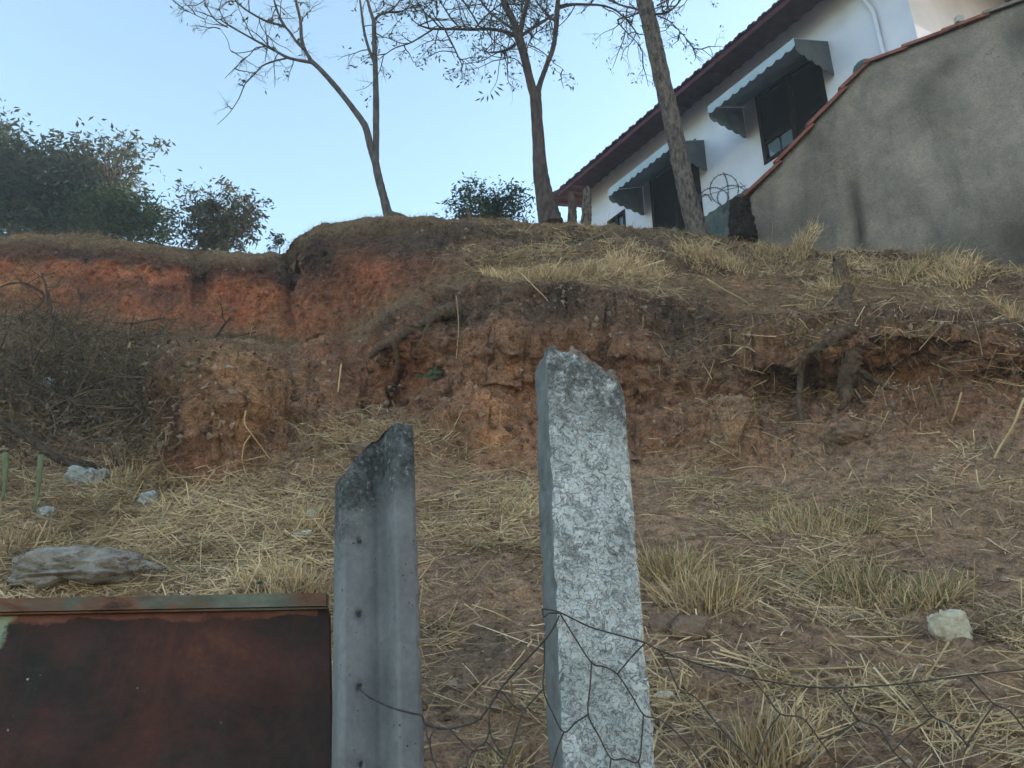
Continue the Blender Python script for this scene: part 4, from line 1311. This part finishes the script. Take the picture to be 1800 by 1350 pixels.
bush('olive_tree', (375, 440), 13.0, [(345, 360, 38, 28), (400, 355, 44, 26), (430, 385, 36, 36), (350, 400, 42, 32), (400, 405, 50, 26)],
     'small rounded tree of narrow olive leaves standing alone on the left crest', 'tree', M['leaf_brown'], 50, .12, 330, 5, .9, .42, 6)
bush('sapling', (490, 440), 12.0, [(488, 425, 10, 12)], 'tiny shrub just left of the dark bank corner', 'shrub', M['leaf_brown'], 4, .07, 10, 3, .2, .0, 2)
bush('leafy_bush', (850, 392), 11.5, [(828, 338, 20, 20), (815, 370, 28, 18), (865, 355, 25, 20), (905, 355, 24, 22), (880, 378, 48, 14)],
     'green leafy bush showing over the crest left of the forked tree', 'bush', M['leaf_mid'], 22, .085, 420, 6, .5, .2, 4)

# ------------------------------------------------------------------ dead brush, fallen branches
n = 8500
db = E(40, 715, 150, 72) * 1.2 + E(150, 645, 115, 30) * .9 + E(60, 600, 90, 28) * .45 + .2 * E(190, 790, 50, 50) + .04 * E(340, 700, 60, 70)
p, nn = scatter(db, n)
d = rng.normal(size=(n, 3)) * np.array([1.5, .8, .75]) + nn * .25
L = .05 + .30 * rng.random(n) ** 2
v_, f_ = blades(p + nn * rng.random((n, 1)) ** 2 * .20, d, rng.normal(0, .6, (n, 3)), L, rng.uniform(.0025, .008, n), seg=4)
n2_ = 7000
p2, nn2 = scatter(db, n2_)
v2, f2 = blades(p2 + nn2 * rng.random((n2_, 1)) * .28, rng.normal(size=(n2_, 3)), rng.normal(0, .3, (n2_, 3)), rng.uniform(.03, .07, n2_), rng.uniform(.012, .03, n2_), seg=2)
tb = MB()
pb_, nb_ = scatter(db, 150)
for a_b, n_b in zip(pb_, nb_):
    d0 = np.array([rnd.gauss(0, 1.2), rnd.gauss(-.2, .5), rnd.gauss(.35, .6)]) + n_b * .4
    twigs(tb, None, a_b, d0, rnd.uniform(.35, 1.0), rnd.uniform(.004, .012), 2, 0, kink=.3)
V3 = np.concatenate(tb.v); nb3 = len(v_) + len(v2)
br = mesh('dead_brush', np.concatenate([v_, v2, V3]), [list(x) for x in f_] + [list(x) for x in (f2 + len(v_))] + [[i + nb3 for i in x] for x in tb.f], M['brush'], origin=(0, 0, 0))
tag(br, 'dark tangled heap of dead vines and brush below the red bank', 'brush', kind='stuff')

BG = 'dead branches lying below the red bank'
def branch(name, pts, w, label, lift=.10, side=3, mat_='deadwood', cat='dead branch', group=BG, L=.35, Yfix=None):
    W3, rad = [], []
    for i, (x, y) in enumerate(pts):
        h0, nn_ = hit(x, y)
        dd = CAM - h0; dd /= np.linalg.norm(dd)
        p_ = h0 + dd * lift if Yfix is None else P(x, y, Yfix)
        W3.append(p_)
    dist = [np.linalg.norm(p_ - CAM) for p_ in W3]
    md = float(np.median(dist))
    W3 = [CAM + (p_ - CAM) / dq * (dq * .35 + md * .65) for p_, dq in zip(W3, dist)]
    wi = np.interp(np.linspace(0, 1, len(pts)), np.linspace(0, 1, len(w)), w)
    rad = [max(.002, a / 2 / F * md) for a in wi]
    mb = MB(); lv = MB()
    mb.tube(W3, rad, 14 if mat_ == 'root' else 8, 10 if mat_ == 'root' else 4, 0, .26 if mat_ == 'root' else .2)
    if side: grow_from(W3, mb, lv, side, L, max(.004, rad[-1] * .8), 1, 0)
    return tag(mb.build(name, M[mat_]), label, cat, group)


branch('dead_branch', [(0, 742), (45, 768), (90, 800), (130, 818), (165, 838), (195, 862), (210, 895)], [9, 11, 12, 13, 13, 14, 16], 'thick dark branch running down to the straw at the lower left', .36, 3)
branch('dead_branch', [(75, 775), (95, 752), (112, 735), (120, 725)], [9, 8, 6, 5], 'short stub forking up from the thickest fallen branch', .14, 1)
branch('dead_branch', [(112, 575), (98, 555), (85, 530), (80, 500), (72, 480)], [6, 5, 4, 3, 2], 'upright forked dead twig in front of the red bank at the left', .25, 8, L=.5)
branch('dead_branch', [(0, 505), (20, 498), (50, 500), (78, 520), (60, 545), (30, 560)], [2, 3, 3, 3, 3, 2], 'arching thin dead twig at the left edge before the red bank', .25, 4, L=.4)
branch('dead_branch', [(165, 595), (220, 598), (265, 590), (300, 585)], [4, 5, 4, 2], 'long low dead branch along the foot of the red bank', .12, 6)
branch('dead_branch', [(200, 567), (235, 568), (270, 562), (290, 560), (298, 565)], [2, 3, 3, 2, 1], 'curved dead twig against the middle of the red bank', .25, 6, L=.3)
branch('dead_branch', [(362, 607), (380, 590), (395, 570), (405, 558)], [5, 4, 4, 3], 'straight dead stick leaning up in front of the red bank', .2, 1)
branch('dead_branch', [(270, 628), (320, 618), (360, 608), (410, 592), (450, 584)], [6, 6, 5, 3, 2], 'long dead branch resting on top of the earth mound', .10, 5)
branch('dead_branch', [(85, 512), (92, 555), (115, 570), (155, 572)], [3, 4, 4, 3], 'bent dead branch joining the tangle under the bank top left', .2, 5)
branch('dead_branch', [(135, 560), (142, 530), (135, 505)], [3, 2.5, 1.5], 'thin vertical dead twig right of the upright forked one', .25, 4, L=.25)
DS = 'long dry stalks on the bank'
for pts, w, lab in (
    ([(285, 655), (268, 690), (255, 712), (243, 750)], [4, 3.5, 3, 2], 'pale bent stalk hanging left of the earth mound'),
    ([(432, 722), (430, 745), (447, 770), (462, 790), (475, 808)], [3, 2.5, 2.5, 2], 'curved pale stalk across the face of the earth mound'),
    ([(440, 765), (428, 785), (425, 815)], [2.5, 2.5, 2], 'short curved stalk low on the earth mound'),
    ([(802, 520), (806, 570), (803, 620), (797, 660), (790, 695)], [1.6, 1.6, 1.5, 1.2], 'long thin stalk hanging down the middle of the bank'),
    ([(915, 480), (940, 505), (960, 525), (978, 553)], [2.5, 2.5, 2, 1.5], 'pale stalk slanting off the lip above the white post'),
    ([(1243, 490), (1275, 510), (1310, 530), (1330, 552), (1350, 580)], [2, 2.5, 2.5, 2], 'pale arching stalk on the bank right of the leaning tree'),
    ([(1355, 850), (1352, 880), (1380, 840), (1375, 815)], [2, 2, 2, 2], 'curling stalk at the foot of the bank'),
    ([(1800, 700), (1780, 750), (1750, 800), (1735, 850), (1740, 885)], [4, 3.5, 3, 2], 'long stalk at the right edge in front of the bank'),
    ([(1690, 690), (1683, 715), (1672, 745)], [3, 2.5, 2], 'short stalk on the bank at the right'),
    ([(600, 640), (595, 680), (590, 720)], [3, 3, 2], 'dry stalk right of the earth mound'),
    ([(250, 890), (300, 875), (350, 850), (390, 822), (470, 800)], [3, 4, 4, 2], 'long straw lying below the earth mound'),
    ([(1300, 1185), (1370, 1178), (1440, 1176), (1520, 1172)], [4, 5, 4, 3], 'long pale stalk lying on the right slope'),
    ([(1560, 945), (1600, 943), (1640, 941)], [3, 3, 2], 'short straight stalk on bare soil below the bank'),
    ([(1610, 1200), (1700, 1186), (1800, 1180)], [3, 3, 3], 'stalk lying at the right edge below the white stone'),
    ([(1570, 1272), (1660, 1285), (1700, 1278), (1800, 1265)], [3, 4, 4, 3], 'stalk lying at the bottom right corner')):
    branch('dry_stalk', pts, w, lab, .04, 0, 'straw', 'dry stalk', DS)

# exposed roots
RG = 'thick roots exposed in the bank'
branch('exposed_root', [(800, 545), (770, 552), (740, 572), (712, 585), (690, 600), (665, 612), (650, 630)], [26, 22, 18, 18, 17, 15, 9], 'thick dark root slanting along the lip left of the middle', .04, 3, 'root', 'root', RG, L=.3)
branch('exposed_root', [(690, 598), (697, 620), (700, 650)], [9, 8, 5], 'short root dropping from the slanting root', .05, 0, 'root', 'root', RG)
branch('exposed_root', [(1411, 625), (1408, 660), (1405, 700), (1408, 735), (1405, 770)], [12, 10, 10, 9, 7], 'straight root hanging from the lip into the hollow', .12, 2, 'root', 'root', RG, L=.15)
branch('exposed_root', [(1508, 612), (1495, 640), (1485, 675), (1488, 700), (1478, 720)], [20, 26, 24, 16, 6], 'thickest twisted root under the old bank stump', .14, 3, 'root', 'root', RG, L=.25)
branch('exposed_root', [(1500, 645), (1525, 662), (1550, 675), (1572, 685)], [11, 12, 10, 5], 'root stub pointing right over the orange earth', .10, 0, 'root', 'root', RG)
branch('exposed_root', [(1505, 690), (1520, 710), (1540, 732)], [6, 5, 3], 'thin root splaying down right of the twisted one', .06, 1, 'root', 'root', RG, L=.12)
branch('exposed_root', [(1500, 575), (1470, 592), (1440, 610), (1415, 622)], [22, 20, 15, 9], 'weathered root lying along the overhanging lip', .05, 2, 'root', 'root', RG, L=.15)
branch('exposed_root', [(1490, 505), (1486, 535), (1500, 560), (1508, 590)], [22, 20, 22, 20], 'rotten root descending from the old bank stump', .03, 2, 'root', 'root', RG, L=.12)
branch('exposed_root', [(960, 400), (945, 398), (925, 402)], [8, 5, 3], 'small surface root left of the forked tree', .03, 0, 'root', 'root', RG)
branch('exposed_root', [(673, 545), (675, 560), (674, 578)], [7, 7, 6], 'small cut stub on the lip above the slanting root', .05, 0, 'root', 'root', RG)

# leafy plants and green stems ---------------------------------------
def plant(px, py, label, nst=7, L=.12):
    c0, nn = hit(px, py)
    root = empty('green_plant', c0, label=label, cat='plant')
    lv, sm_ = MB(), MB()
    for i in range(nst):
        e = c0 + np.array([rnd.uniform(-.08, .08), -rnd.uniform(.02, .08), rnd.uniform(-.04, .06)])
        sm_.tube([c0, (c0 + e) / 2 + np.array([0, 0, .03]), e], [.003, .003, .002], 4, 2)
        d = np.array([rnd.gauss(0, 1), -.4, rnd.gauss(0, .5)]); d /= np.linalg.norm(d)
        s_ = np.cross(d, np.array([0, -.8, .6])); s_ /= np.linalg.norm(s_)
        V = [e, e + d * L * .25 + s_ * L * .28, e + d * L * .65 + s_ * L * .30, e + d * L, e + d * L * .65 - s_ * L * .30, e + d * L * .25 - s_ * L * .28, e + d * L * .5 + np.array([0, 0, .012])]
        lv.add(V, [(0, 1, 6), (1, 2, 6), (2, 3, 6), (3, 4, 6), (4, 5, 6), (5, 0, 6)])
    sm_.build('stem', M['greenstem'], root); lv.build('foliage', M['leaf_mid'], root)
plant(762, 668, 'small broad leaved green plant growing out of the orange bank', 8, .085)
plant(472, 1040, 'small green weed behind the top rail of the rusty gate', 4, .05)
SGp = 'green reed stems at the left edge'
for (x0, y0, x1, y1, w, lab) in ((60, 900, 72, 800, 12, 'taller green reed stem standing in the straw'), (5, 880, 10, 797, 14, 'green reed stem cut by the left edge of the photo')):
    b0, _ = hit(x0, y0 + 10)
    Yb = b0[1] - .03
    mb = MB(); r_ = w / 2 / F * 4.2
    mb.tube([P(x0, y0, Yb), P((x0 + x1) / 2 + 2, (y0 + y1) / 2, Yb), P(x1, y1, Yb)], [r_ * .35, r_ * .7, r_], 8, 4)
    tag(mb.build('reed_stem', M['greenstem']), lab, 'reed stem', SGp)

# ------------------------------------------------------------------ rocks, rubbish
def rock(name, px, py, wpx, hpx, label, mat_, dpt=.6, cat='stone', seed=1, sharp=.18, group=None, tilt=0, lift=.2, qz=(.78, .22)):
    c0, nn = hit(px, py)
    dist = np.linalg.norm(c0 - CAM)
    rx, rz = wpx / 2 / F * dist, hpx / 2 / F * dist
    ry = rx * dpt
    V, Fq = [], []
    nu, nv = 64, 36
    for i in range(nv + 1):
        th = math.pi * i / nv
        for j in range(nu):
            ph = 2 * math.pi * j / nu
            V.append((math.sin(th) * math.cos(ph), math.sin(th) * math.sin(ph), math.cos(th)))
    V = np.array(V)
    V = np.sign(V) * np.abs(V) ** (.72 if 'slab' != name else .95)
    if name == 'slab': V[:, 2] = np.where(V[:, 2] < 0, V[:, 2] * .8, V[:, 2]); V[:, 1] += V[:, 2] * .3
    nz_ = fbm(V * .9 + seed * 5, 1.0, 3, seed)[:, None]
    fc = fbm(V * 1.0 + seed * 9, .28, 5, seed + 3, .62)[:, None]
    V = V * (1 + sharp * 1.6 * nz_ + sharp * 1.0 * fc)
    fq = np.round((V @ np.array([[.8, .3, .5], [-.5, .8, .2], [-.3, -.5, .8]])) * 2.3) / 2.3
    V = V * qz[0] + (fq @ np.linalg.inv(np.array([[.8, .3, .5], [-.5, .8, .2], [-.3, -.5, .8]]))) * qz[1]
    V = V * np.array([rx, ry, rz])
    c_, s_ = math.cos(R(tilt)), math.sin(R(tilt))
    V = np.stack([V[:, 0] * c_ - V[:, 2] * s_, V[:, 1], V[:, 0] * s_ + V[:, 2] * c_], 1)
    for i in range(nv):
        for j in range(nu):
            k = (j + 1) % nu
            Fq.append((i * nu + j, (i + 1) * nu + j, (i + 1) * nu + k, i * nu + k))
    return tag(mesh(name, V + c0 + nn * rz * lift, Fq, mat_, origin=c0), label, cat, group)


rock('slab', 145, 1008, 215, 74, 'flat pale broken slab half buried in straw above the rusty gate', M['stone'], .9, 'concrete slab', 4, .30, tilt=3, lift=.0, qz=(.90, .10))
rock('white_stone', 1672, 1115, 62, 60, 'angular white stone on the bare soil at the right', M['whitestone'], .8, 'stone', 7, .22)
rock('white_stone', 1168, 1228, 34, 22, 'small cream stone just right of the white post', M['whitestone'], .8, 'stone', 9, .2)
rock('earth_clod', 1212, 1115, 62, 48, 'brown clod of earth right of the white post', M['clod'], .8, 'clod', 11, .22)
rock('earth_clod', 1165, 1105, 38, 44, 'smaller brown clod touching the bigger clod', M['clod'], .8, 'clod', 12, .22)
rock('earth_clod', 1262, 838, 34, 22, 'small reddish clod at the foot of the bank', M['clod'], .8, 'clod', 13, .2)
rock('earth_clod', 1490, 765, 56, 30, 'lump of fallen earth under the hanging roots', M['clod'], .8, 'clod', 14, .25)
rock('earth_clod', 640, 800, 60, 34, 'lump of orange earth behind the grooved post', M['clod'], .8, 'clod', 15, .22)
rock('grey_stone', 1395, 1325, 60, 40, 'grey stone at the bottom of the right slope', M['post_side'], .8, 'stone', 16, .2)
rock('grey_stone', 20, 668, 20, 16, 'small pale stone in the dark brush at the left', M['stone'], .8, 'stone', 17, .2)
rock('plastic_bag', 152, 850, 58, 36, 'crumpled white plastic bag in the straw under the thick branch', M['plastic'], .7, 'plastic bag', 21, .42)
rock('plastic_bag', 262, 886, 28, 26, 'small crumpled grey bag right of the larger white one', M['plastic'], .7, 'plastic bag', 22, .42)
rock('plastic_bag', 82, 902, 24, 14, 'faded scrap of plastic below the green reed stem', M['plastic'], .6, 'plastic bag', 23, .4)
rock('plastic_bag', 88, 680, 26, 22, 'pale blue scrap of plastic caught in the dark brush', M['plastic'], .6, 'plastic bag', 24, .4)
rock('paper_scrap', 528, 943, 34, 12, 'torn white paper scrap on the straw left of the grooved post', M['paper'], .6, 'paper', 25, .4, tilt=15)
rock('paper_scrap', 548, 912, 16, 20, 'small pale scrap above the torn paper', M['paper'], .6, 'paper', 26, .4)
# pebbles and crumbs of earth (uncountable)
n = 24000
p, nn = scatter(slope * .9 + 1.1 * lower + .5 * upper + .6 * lower * E(1300, 800, 500, 60) + .3 * lower, n)
ico = np.array([(0, 0, 1), (.9, 0, .3), (.28, .85, .3), (-.72, .53, .3), (-.72, -.53, .3), (.28, -.85, .3), (.1, .1, -.8)])
icf = [(0, 1, 2), (0, 2, 3), (0, 3, 4), (0, 4, 5), (0, 5, 1), (6, 2, 1), (6, 3, 2), (6, 4, 3), (6, 5, 4), (6, 1, 5)]
sz_ = (.004 + .024 * rng.random(n) ** 5)
Vp = (p[:, None, :] + ico[None] * sz_[:, None, None] * (1 + .5 * rng.normal(size=(n, 7, 3)))).reshape(-1, 3)
Fp = (np.array(icf)[None] + (np.arange(n) * 7)[:, None, None]).reshape(-1, 3)
tag(mesh('earth_crumbs', Vp, Fp, M['crumb'], origin=(0, 0, 0), smooth=False), 'loose crumbs of brown earth scattered over the slope', 'earth crumbs', kind='stuff')

# ------------------------------------------------------------------ fence posts
def post(name, topc, botc, Yt, Yb, profile, yaw, width, topfn, label, mat_face, zres=150, dis=None, holes=(), crumble=.026):
    """profile: closed list of (x, y) in post space, x across, -y towards camera; topfn(x_frac)->cut below the top"""
    pt, pb = P(*topc, Yt), P(*botc, Yb)
    ax = (pt - pb); H = np.linalg.norm(ax); ax /= H
    ex = np.array([math.cos(yaw), math.sin(yaw), 0]); ex -= ax * (ex @ ax); ex /= np.linalg.norm(ex)
    ey = np.cross(ax, ex)
    pb2 = pb - ax * .9
    H2 = H + .9
    prof = []
    step = .0028
    for i in range(len(profile)):                      # subdivide outline
        a, b_ = np.array(profile[i]), np.array(profile[(i + 1) % len(profile)])
        k = max(1, int(np.linalg.norm(b_ - a) / step))
        if a[1] > .03 and b_[1] > .03: k = max(1, k // 4)
        for j in range(k): prof.append(a + (b_ - a) * j / k)
    prof = np.array(prof); m_ = len(prof)
    zz = np.concatenate([np.linspace(0, H2 - 1.15, 20, endpoint=False), np.linspace(H2 - 1.15, H2, zres)])
    V = np.zeros((len(zz) + 9, m_, 3)); gr = np.zeros((len(zz) + 9, m_))
    cx, cy = prof.mean(0)
    loc = []
    for i, z in enumerate(zz):
        top_z = H2 - topfn(prof[:, 0] / width, prof[:, 1])
        zf = z / H2
        zl = np.where(z < H2 - 1.15, z, (H2 - 1.15) + (z - (H2 - 1.15)) * (top_z - (H2 - 1.15)) / 1.15)
        V[i] = pb2 + prof[:, :1] * ex + prof[:, 1:] * ey + zl[:, None] * ax
        gr[i] = np.clip(1 - (top_z - zl) / .21, 0, 1) ** .8
    c2 = np.array([cx, cy])
    for r_ in range(9):                                   # broken top: rings shrinking to the centre
        sc = 1 - (r_ + 1) / 9.0
        pr = c2 + (prof - c2) * sc
        tz = H2 - topfn(pr[:, 0] / width, pr[:, 1])
        nz_ = fbm(np.stack([pr[:, 0], pr[:, 1], tz * 0], 1), .022, 4, 401)
        V[len(zz) + r_] = pb2 + pr[:, :1] * ex + pr[:, 1:] * ey + (tz + .008 * (crumble > .02) + crumble * nz_)[:, None] * ax
        gr[len(zz) + r_] = 1
    # outward displacement
    if dis is not None:
        for i in range(len(zz)):
            loc = V[i] - pb2
            d_ = dis(prof, V[i])
            outv = (prof - c2); outv /= np.linalg.norm(outv, axis=1)[:, None] + 1e-9
            V[i] += (outv[:, :1] * ex + outv[:, 1:] * ey) * d_[:, None]
    for (hx, hy) in holes:                       # bolt holes: a real recess with a stained rim
        r = ray(hx, hy); A = pb2 + ey * .006
        c0 = CAM + r * (((A - CAM) @ ey) / (r @ ey))
        dd = V - c0
        du, dv = dd @ ex, dd @ ax
        nq = fbm(V / 1.0, .012, 3, int(hy))
        dist_ = np.sqrt(du ** 2 + dv ** 2) * (1 + .5 * nq)
        fm = (np.abs((V - pb2) @ ey - .004) < .022)
        V += ey * (np.exp(-(dist_ / .0048) ** 2) * .010 * fm)[..., None]
        gr = np.maximum(gr, np.exp(-(dist_ / .0135) ** 2) * .55 * fm)
        gr = np.where((dist_ < .0045) & fm, 2.5, gr)
    nzr = V.shape[0]
    g = np.arange(nzr * m_).reshape(nzr, m_)
    g2 = np.roll(g, -1, 1)
    Fq = np.stack([g[:-1], g2[:-1], g2[1:], g[1:]], -1).reshape(-1, 4)
    o = mesh(name, V.reshape(-1, 3), Fq, mat_face, origin=pb2)
    set_attr(o, gr.ravel())
    tag(o, label, 'fence post')
    return o, (pb2, ax, ex, ey, H2, prof)


# right post: whitewashed, rough
YR = 1.62
wR = .178
def topR(fx, y):
    x = np.clip(fx, 0, 1)
    return np.interp(x, [0, .05, .12, .30, .42, .55, .70, .85, .95, 1.0], [.012, .0, .0, .012, .018, .034, .048, .064, .078, .10]) + .006 * fbm(np.stack([x * 6, y * 40, x * 0], 1), 1.0, 3, 77)
profR = [(0, 0), (.004, -.004), (wR - .006, -.004), (wR, .002), (wR, .11), (.0, .11)]
disR = lambda pr, V: np.where(pr[:, 1] < .0015, .0035 * fbm(V, .02, 4, 55) + .003 * np.abs(fbm(V, .012, 3, 56)), .0012 * fbm(V, .03, 3, 57)) + .003 * fbm(V, .18, 2, 58) - np.where(np.minimum(np.abs(pr[:, 0] - .002), np.abs(pr[:, 0] - wR)) < .007, .010 * np.clip(fbm(V, .035, 3, 59) - .12, 0, 1), 0)
oR, infoR = post('whitewashed_post', (958, 612), (987, 1340), YR, YR * .985, profR, R(10.5), wR, topR, 'rough whitewashed concrete fence post with a slanting broken top, the taller one', M['whitewash'], 260, disR)
oR.data.materials.append(M['post_side']); oR.data.materials.append(M['broken'])
pb2, ax, ex, ey, H2, prof = infoR
m_ = len(prof); nface = len(oR.data.polygons)
mi = np.zeros(nface, np.int32)
ctr = (prof + np.roll(prof, -1, 0)) / 2
sidef = ctr[:, 0] < .0018
ring = np.tile(sidef, nface // m_)
mi[ring] = 1
mi[-(9 * m_):] = 2
oR.data.polygons.foreach_set('material_index', mi)

# left post: smooth cast concrete with a groove
wL = .165
def topL(fx, y):
    x = np.clip(fx, 0, 1)
    return np.interp(x, [0, .07, .12, .22, .32, .45, .60, .72, .9, .97, 1.0], [.118, .112, .095, .075, .052, .030, .012, .003, .0, .004, .015]) + .007 * fbm(np.stack([x * 5, y * 30, x * 0], 1), 1.0, 3, 78)
profL = [(0, .014), (.004, .002), (.012, -.004), (.050, .008), (.084, .024), (.091, .024), (.097, .014), (.110, -.032), (.116, -.038), (.152, -.030), (.161, -.024), (.165, -.014), (.165, .085), (.0, .085)]
disL = lambda pr, V: .0008 * fbm(V, .03, 3, 65) + .002 * fbm(V, .25, 2, 66) - np.where(np.abs(pr[:, 0] - .163) < .006, .010 * np.clip(fbm(V, .03, 3, 67) - .15, 0, 1), 0)
oL, infoL = post('grooved_post', (600, 748), (595, 1345), 1.72, 1.70, profL, R(20), wL, topL, 'smooth grey concrete fence post with a groove and black weathered top, the shorter one', M['concrete'], 330, disL, ((632, 950), (632, 1080), (632, 1207), (635, 1344)), .009)
# ------------------------------------------------------------------ rusty sheet gate
YG = 1.86
gA = P(-420, 1062, YG); gB = P(575, 1044, YG)
gx = (gB - gA); gl = np.linalg.norm(gx); gx /= gl
gz = P(580, 1350, YG * .985) - gB; gz /= np.linalg.norm(gz); gz = -gz
gy = np.cross(gz, gx); gy = gy if gy[1] > 0 else -gy
gate = empty('rusty_gate', P(300, 1500, YG), label='rusty brown sheet metal gate with a faded green top rail', cat='gate')
nx_, nz_ = 200, 130
Hh = .95
Vq = []
for i in range(nx_ + 1):
    for j in range(nz_ + 1):
        Vq.append(gA + gx * gl * i / nx_ - gz * (.030 + (Hh) * j / nz_))
Vq = np.array(Vq)
bul = .012 * fbm(Vq, .30, 3, 501) + .0012 * fbm(Vq, .05, 3, 502)
Vq += gy * bul[:, None] * 1.0 + gy * .012
g = np.arange((nx_ + 1) * (nz_ + 1)).reshape(nx_ + 1, nz_ + 1)
Fq = np.stack([g[:-1, :-1], g[1:, :-1], g[1:, 1:], g[:-1, 1:]], -1).reshape(-1, 4)
Vb = Vq + gy * .004
o = mesh('sheet', np.concatenate([Vq, Vb]), np.concatenate([Fq, Fq[:, ::-1] + len(Vq)]), M['rust'], gate)
u = np.tile(np.repeat(np.arange(nx_ + 1) / nx_ * gl, nz_ + 1), 1); wv_ = np.tile(np.arange(nz_ + 1) / nz_ * Hh, nx_ + 1)
band = np.clip(1 - wv_ / (.036 + .010 * np.sin(u * 14) + .006 * np.sin(u * 41)), 0, 1) ** .4 * .62
gpx, gpy, _ = project(Vq)
grn = np.clip(.72 - (gpx / 190.0) - (gpy - 1075) / 330.0, -1, .62)
band = np.where(gpx < 560, band, 0)
at3 = np.stack([band, np.clip(grn, 0, 1), u * 0], 1)
set_attr(o, np.concatenate([at3, at3]))
mb = MB()
mb.box(gA + gy * (-.014), gx, -gz, gy, gl, .0295, .030)
mb.box(gA + gy * (-.006) - gz * .0305, gx, -gz, gy, gl, .004, .012)
mb.build('top_rail', M['rail'], gate, smooth=False)
mb = MB()
mb.box(gB - gx * .030 - gz * .036 + gy * (.022), gx, -gz, gy, .028, Hh, .025)
mb.build('side_rail', M['rust'], gate, smooth=False)

# ------------------------------------------------------------------ wire netting
YW = 1.585
wf = empty('wire_fence', P(1010, 1345, YW), label='torn hexagonal wire netting strung between and beyond the two concrete posts', cat='wire fence')
def wl(mb, pts, r, Y=YW, amp=.0015):
    if not isinstance(Y, (list, tuple)): Y = [Y] * len(pts)
    mb.tube([P(x, y, Yv + rnd.uniform(-amp, amp)) for (x, y), Yv in zip(pts, Y)], r, 6, 4)
lw_ = MB()
wl(lw_, [(953, 1070), (983, 1076), (1037, 1102), (1090, 1117), (1134, 1130), (1157, 1142), (1200, 1158), (1293, 1185), (1390, 1204), (1470, 1209), (1588, 1202), (1698, 1187), (1800, 1177), (1900, 1165)], .0015)
wl(lw_, [(953, 1070), (956, 1085), (965, 1078), (983, 1078)], .0016)
wl(lw_, [(630, 1210), (650, 1226), (686, 1243), (720, 1253), (741, 1258), (747, 1272), (765, 1279), (789, 1281), (815, 1276), (840, 1266), (862, 1240), (883, 1207), (925, 1160), (957, 1126), (975, 1100), (983, 1082)],
   .0019, [1.68, 1.665, 1.64, 1.63, 1.63, 1.63, 1.62, 1.62, 1.61, 1.61, 1.6, 1.6, 1.59, YW, YW, YW])
lw_.build('strand_wire', M['wire'], wf)
nt_ = MB()
for pts in ([(983, 1076), (1010, 1120), (1040, 1165), (1062, 1172), (1085, 1185), (1110, 1222), (1131, 1256), (1150, 1262), (1168, 1270), (1200, 1299), (1235, 1345), (1250, 1380)],
            [(1040, 1165), (1037, 1210), (1034, 1256), (1054, 1296), (1074, 1333), (1098, 1334), (1122, 1339), (1128, 1298), (1131, 1256)],
            [(1085, 1185), (1110, 1155), (1134, 1130)],
            [(1034, 1256), (1012, 1270), (991, 1287), (970, 1250), (955, 1212), (957, 1170), (957, 1126)],
            [(991, 1287), (978, 1320), (966, 1365)], [(1074, 1333), (1070, 1370)], [(1122, 1339), (1132, 1372)],
            [(954, 1212), (936, 1232), (920, 1247), (900, 1238), (884, 1218), (870, 1212)],
            [(920, 1247), (908, 1285), (894, 1327), (884, 1350), (880, 1375)],
            [(894, 1330), (880, 1322), (862, 1290), (860, 1265), (862, 1240)], [(862, 1275), (854, 1303), (831, 1320), (822, 1340), (815, 1370)], [(854, 1303), (868, 1318), (885, 1335)],
            [(789, 1281), (806, 1298), (820, 1312), (831, 1320)], [(765, 1279), (756, 1300), (760, 1330), (775, 1365)], [(747, 1275), (752, 1300), (758, 1318)],
            [(1157, 1142), (1172, 1165), (1190, 1205), (1200, 1215), (1225, 1228), (1262, 1275), (1285, 1300), (1330, 1345)],
            [(1320, 1192), (1345, 1220), (1372, 1255), (1410, 1262), (1440, 1300), (1470, 1340)], [(1466, 1209), (1490, 1240), (1510, 1266), (1545, 1280), (1570, 1320), (1600, 1350)],
            [(1595, 1202), (1620, 1235), (1640, 1260), (1670, 1275), (1700, 1310)], [(1700, 1187), (1725, 1215), (1748, 1238), (1775, 1250), (1800, 1280)],
            [(1372, 1255), (1350, 1285), (1330, 1345)], [(1510, 1266), (1480, 1285), (1440, 1300)], [(1640, 1260), (1605, 1285), (1570, 1320)], [(1748, 1238), (1725, 1270), (1700, 1310)]):
    wl(nt_, pts, .0015)
nt_.build('netting', M['wire'], wf)

# ------------------------------------------------------------------ thin haze volume, added to imitate lens glare over the distance
hm = bpy.data.materials.new('haze'); hm.use_nodes = True
ht = hm.node_tree; ht.nodes.remove(ht.nodes['Principled BSDF'])
pv = ht.nodes.new('ShaderNodeVolumePrincipled')
pv.inputs['Color'].default_value = (.86, .92, 1.0, 1)
pv.inputs['Density'].default_value = .0032
ht.links.new(pv.outputs[0], ht.nodes['Material Output'].inputs['Volume'])
hb = MB(); hb.box((-80, -20, -6), (1, 0, 0), (0, 1, 0), (0, 0, 1), 160, 95, 24)
tag(hb.build('haze', hm, smooth=False), 'thin bluish haze added to imitate lens glare over the distance', 'haze', kind='stuff')
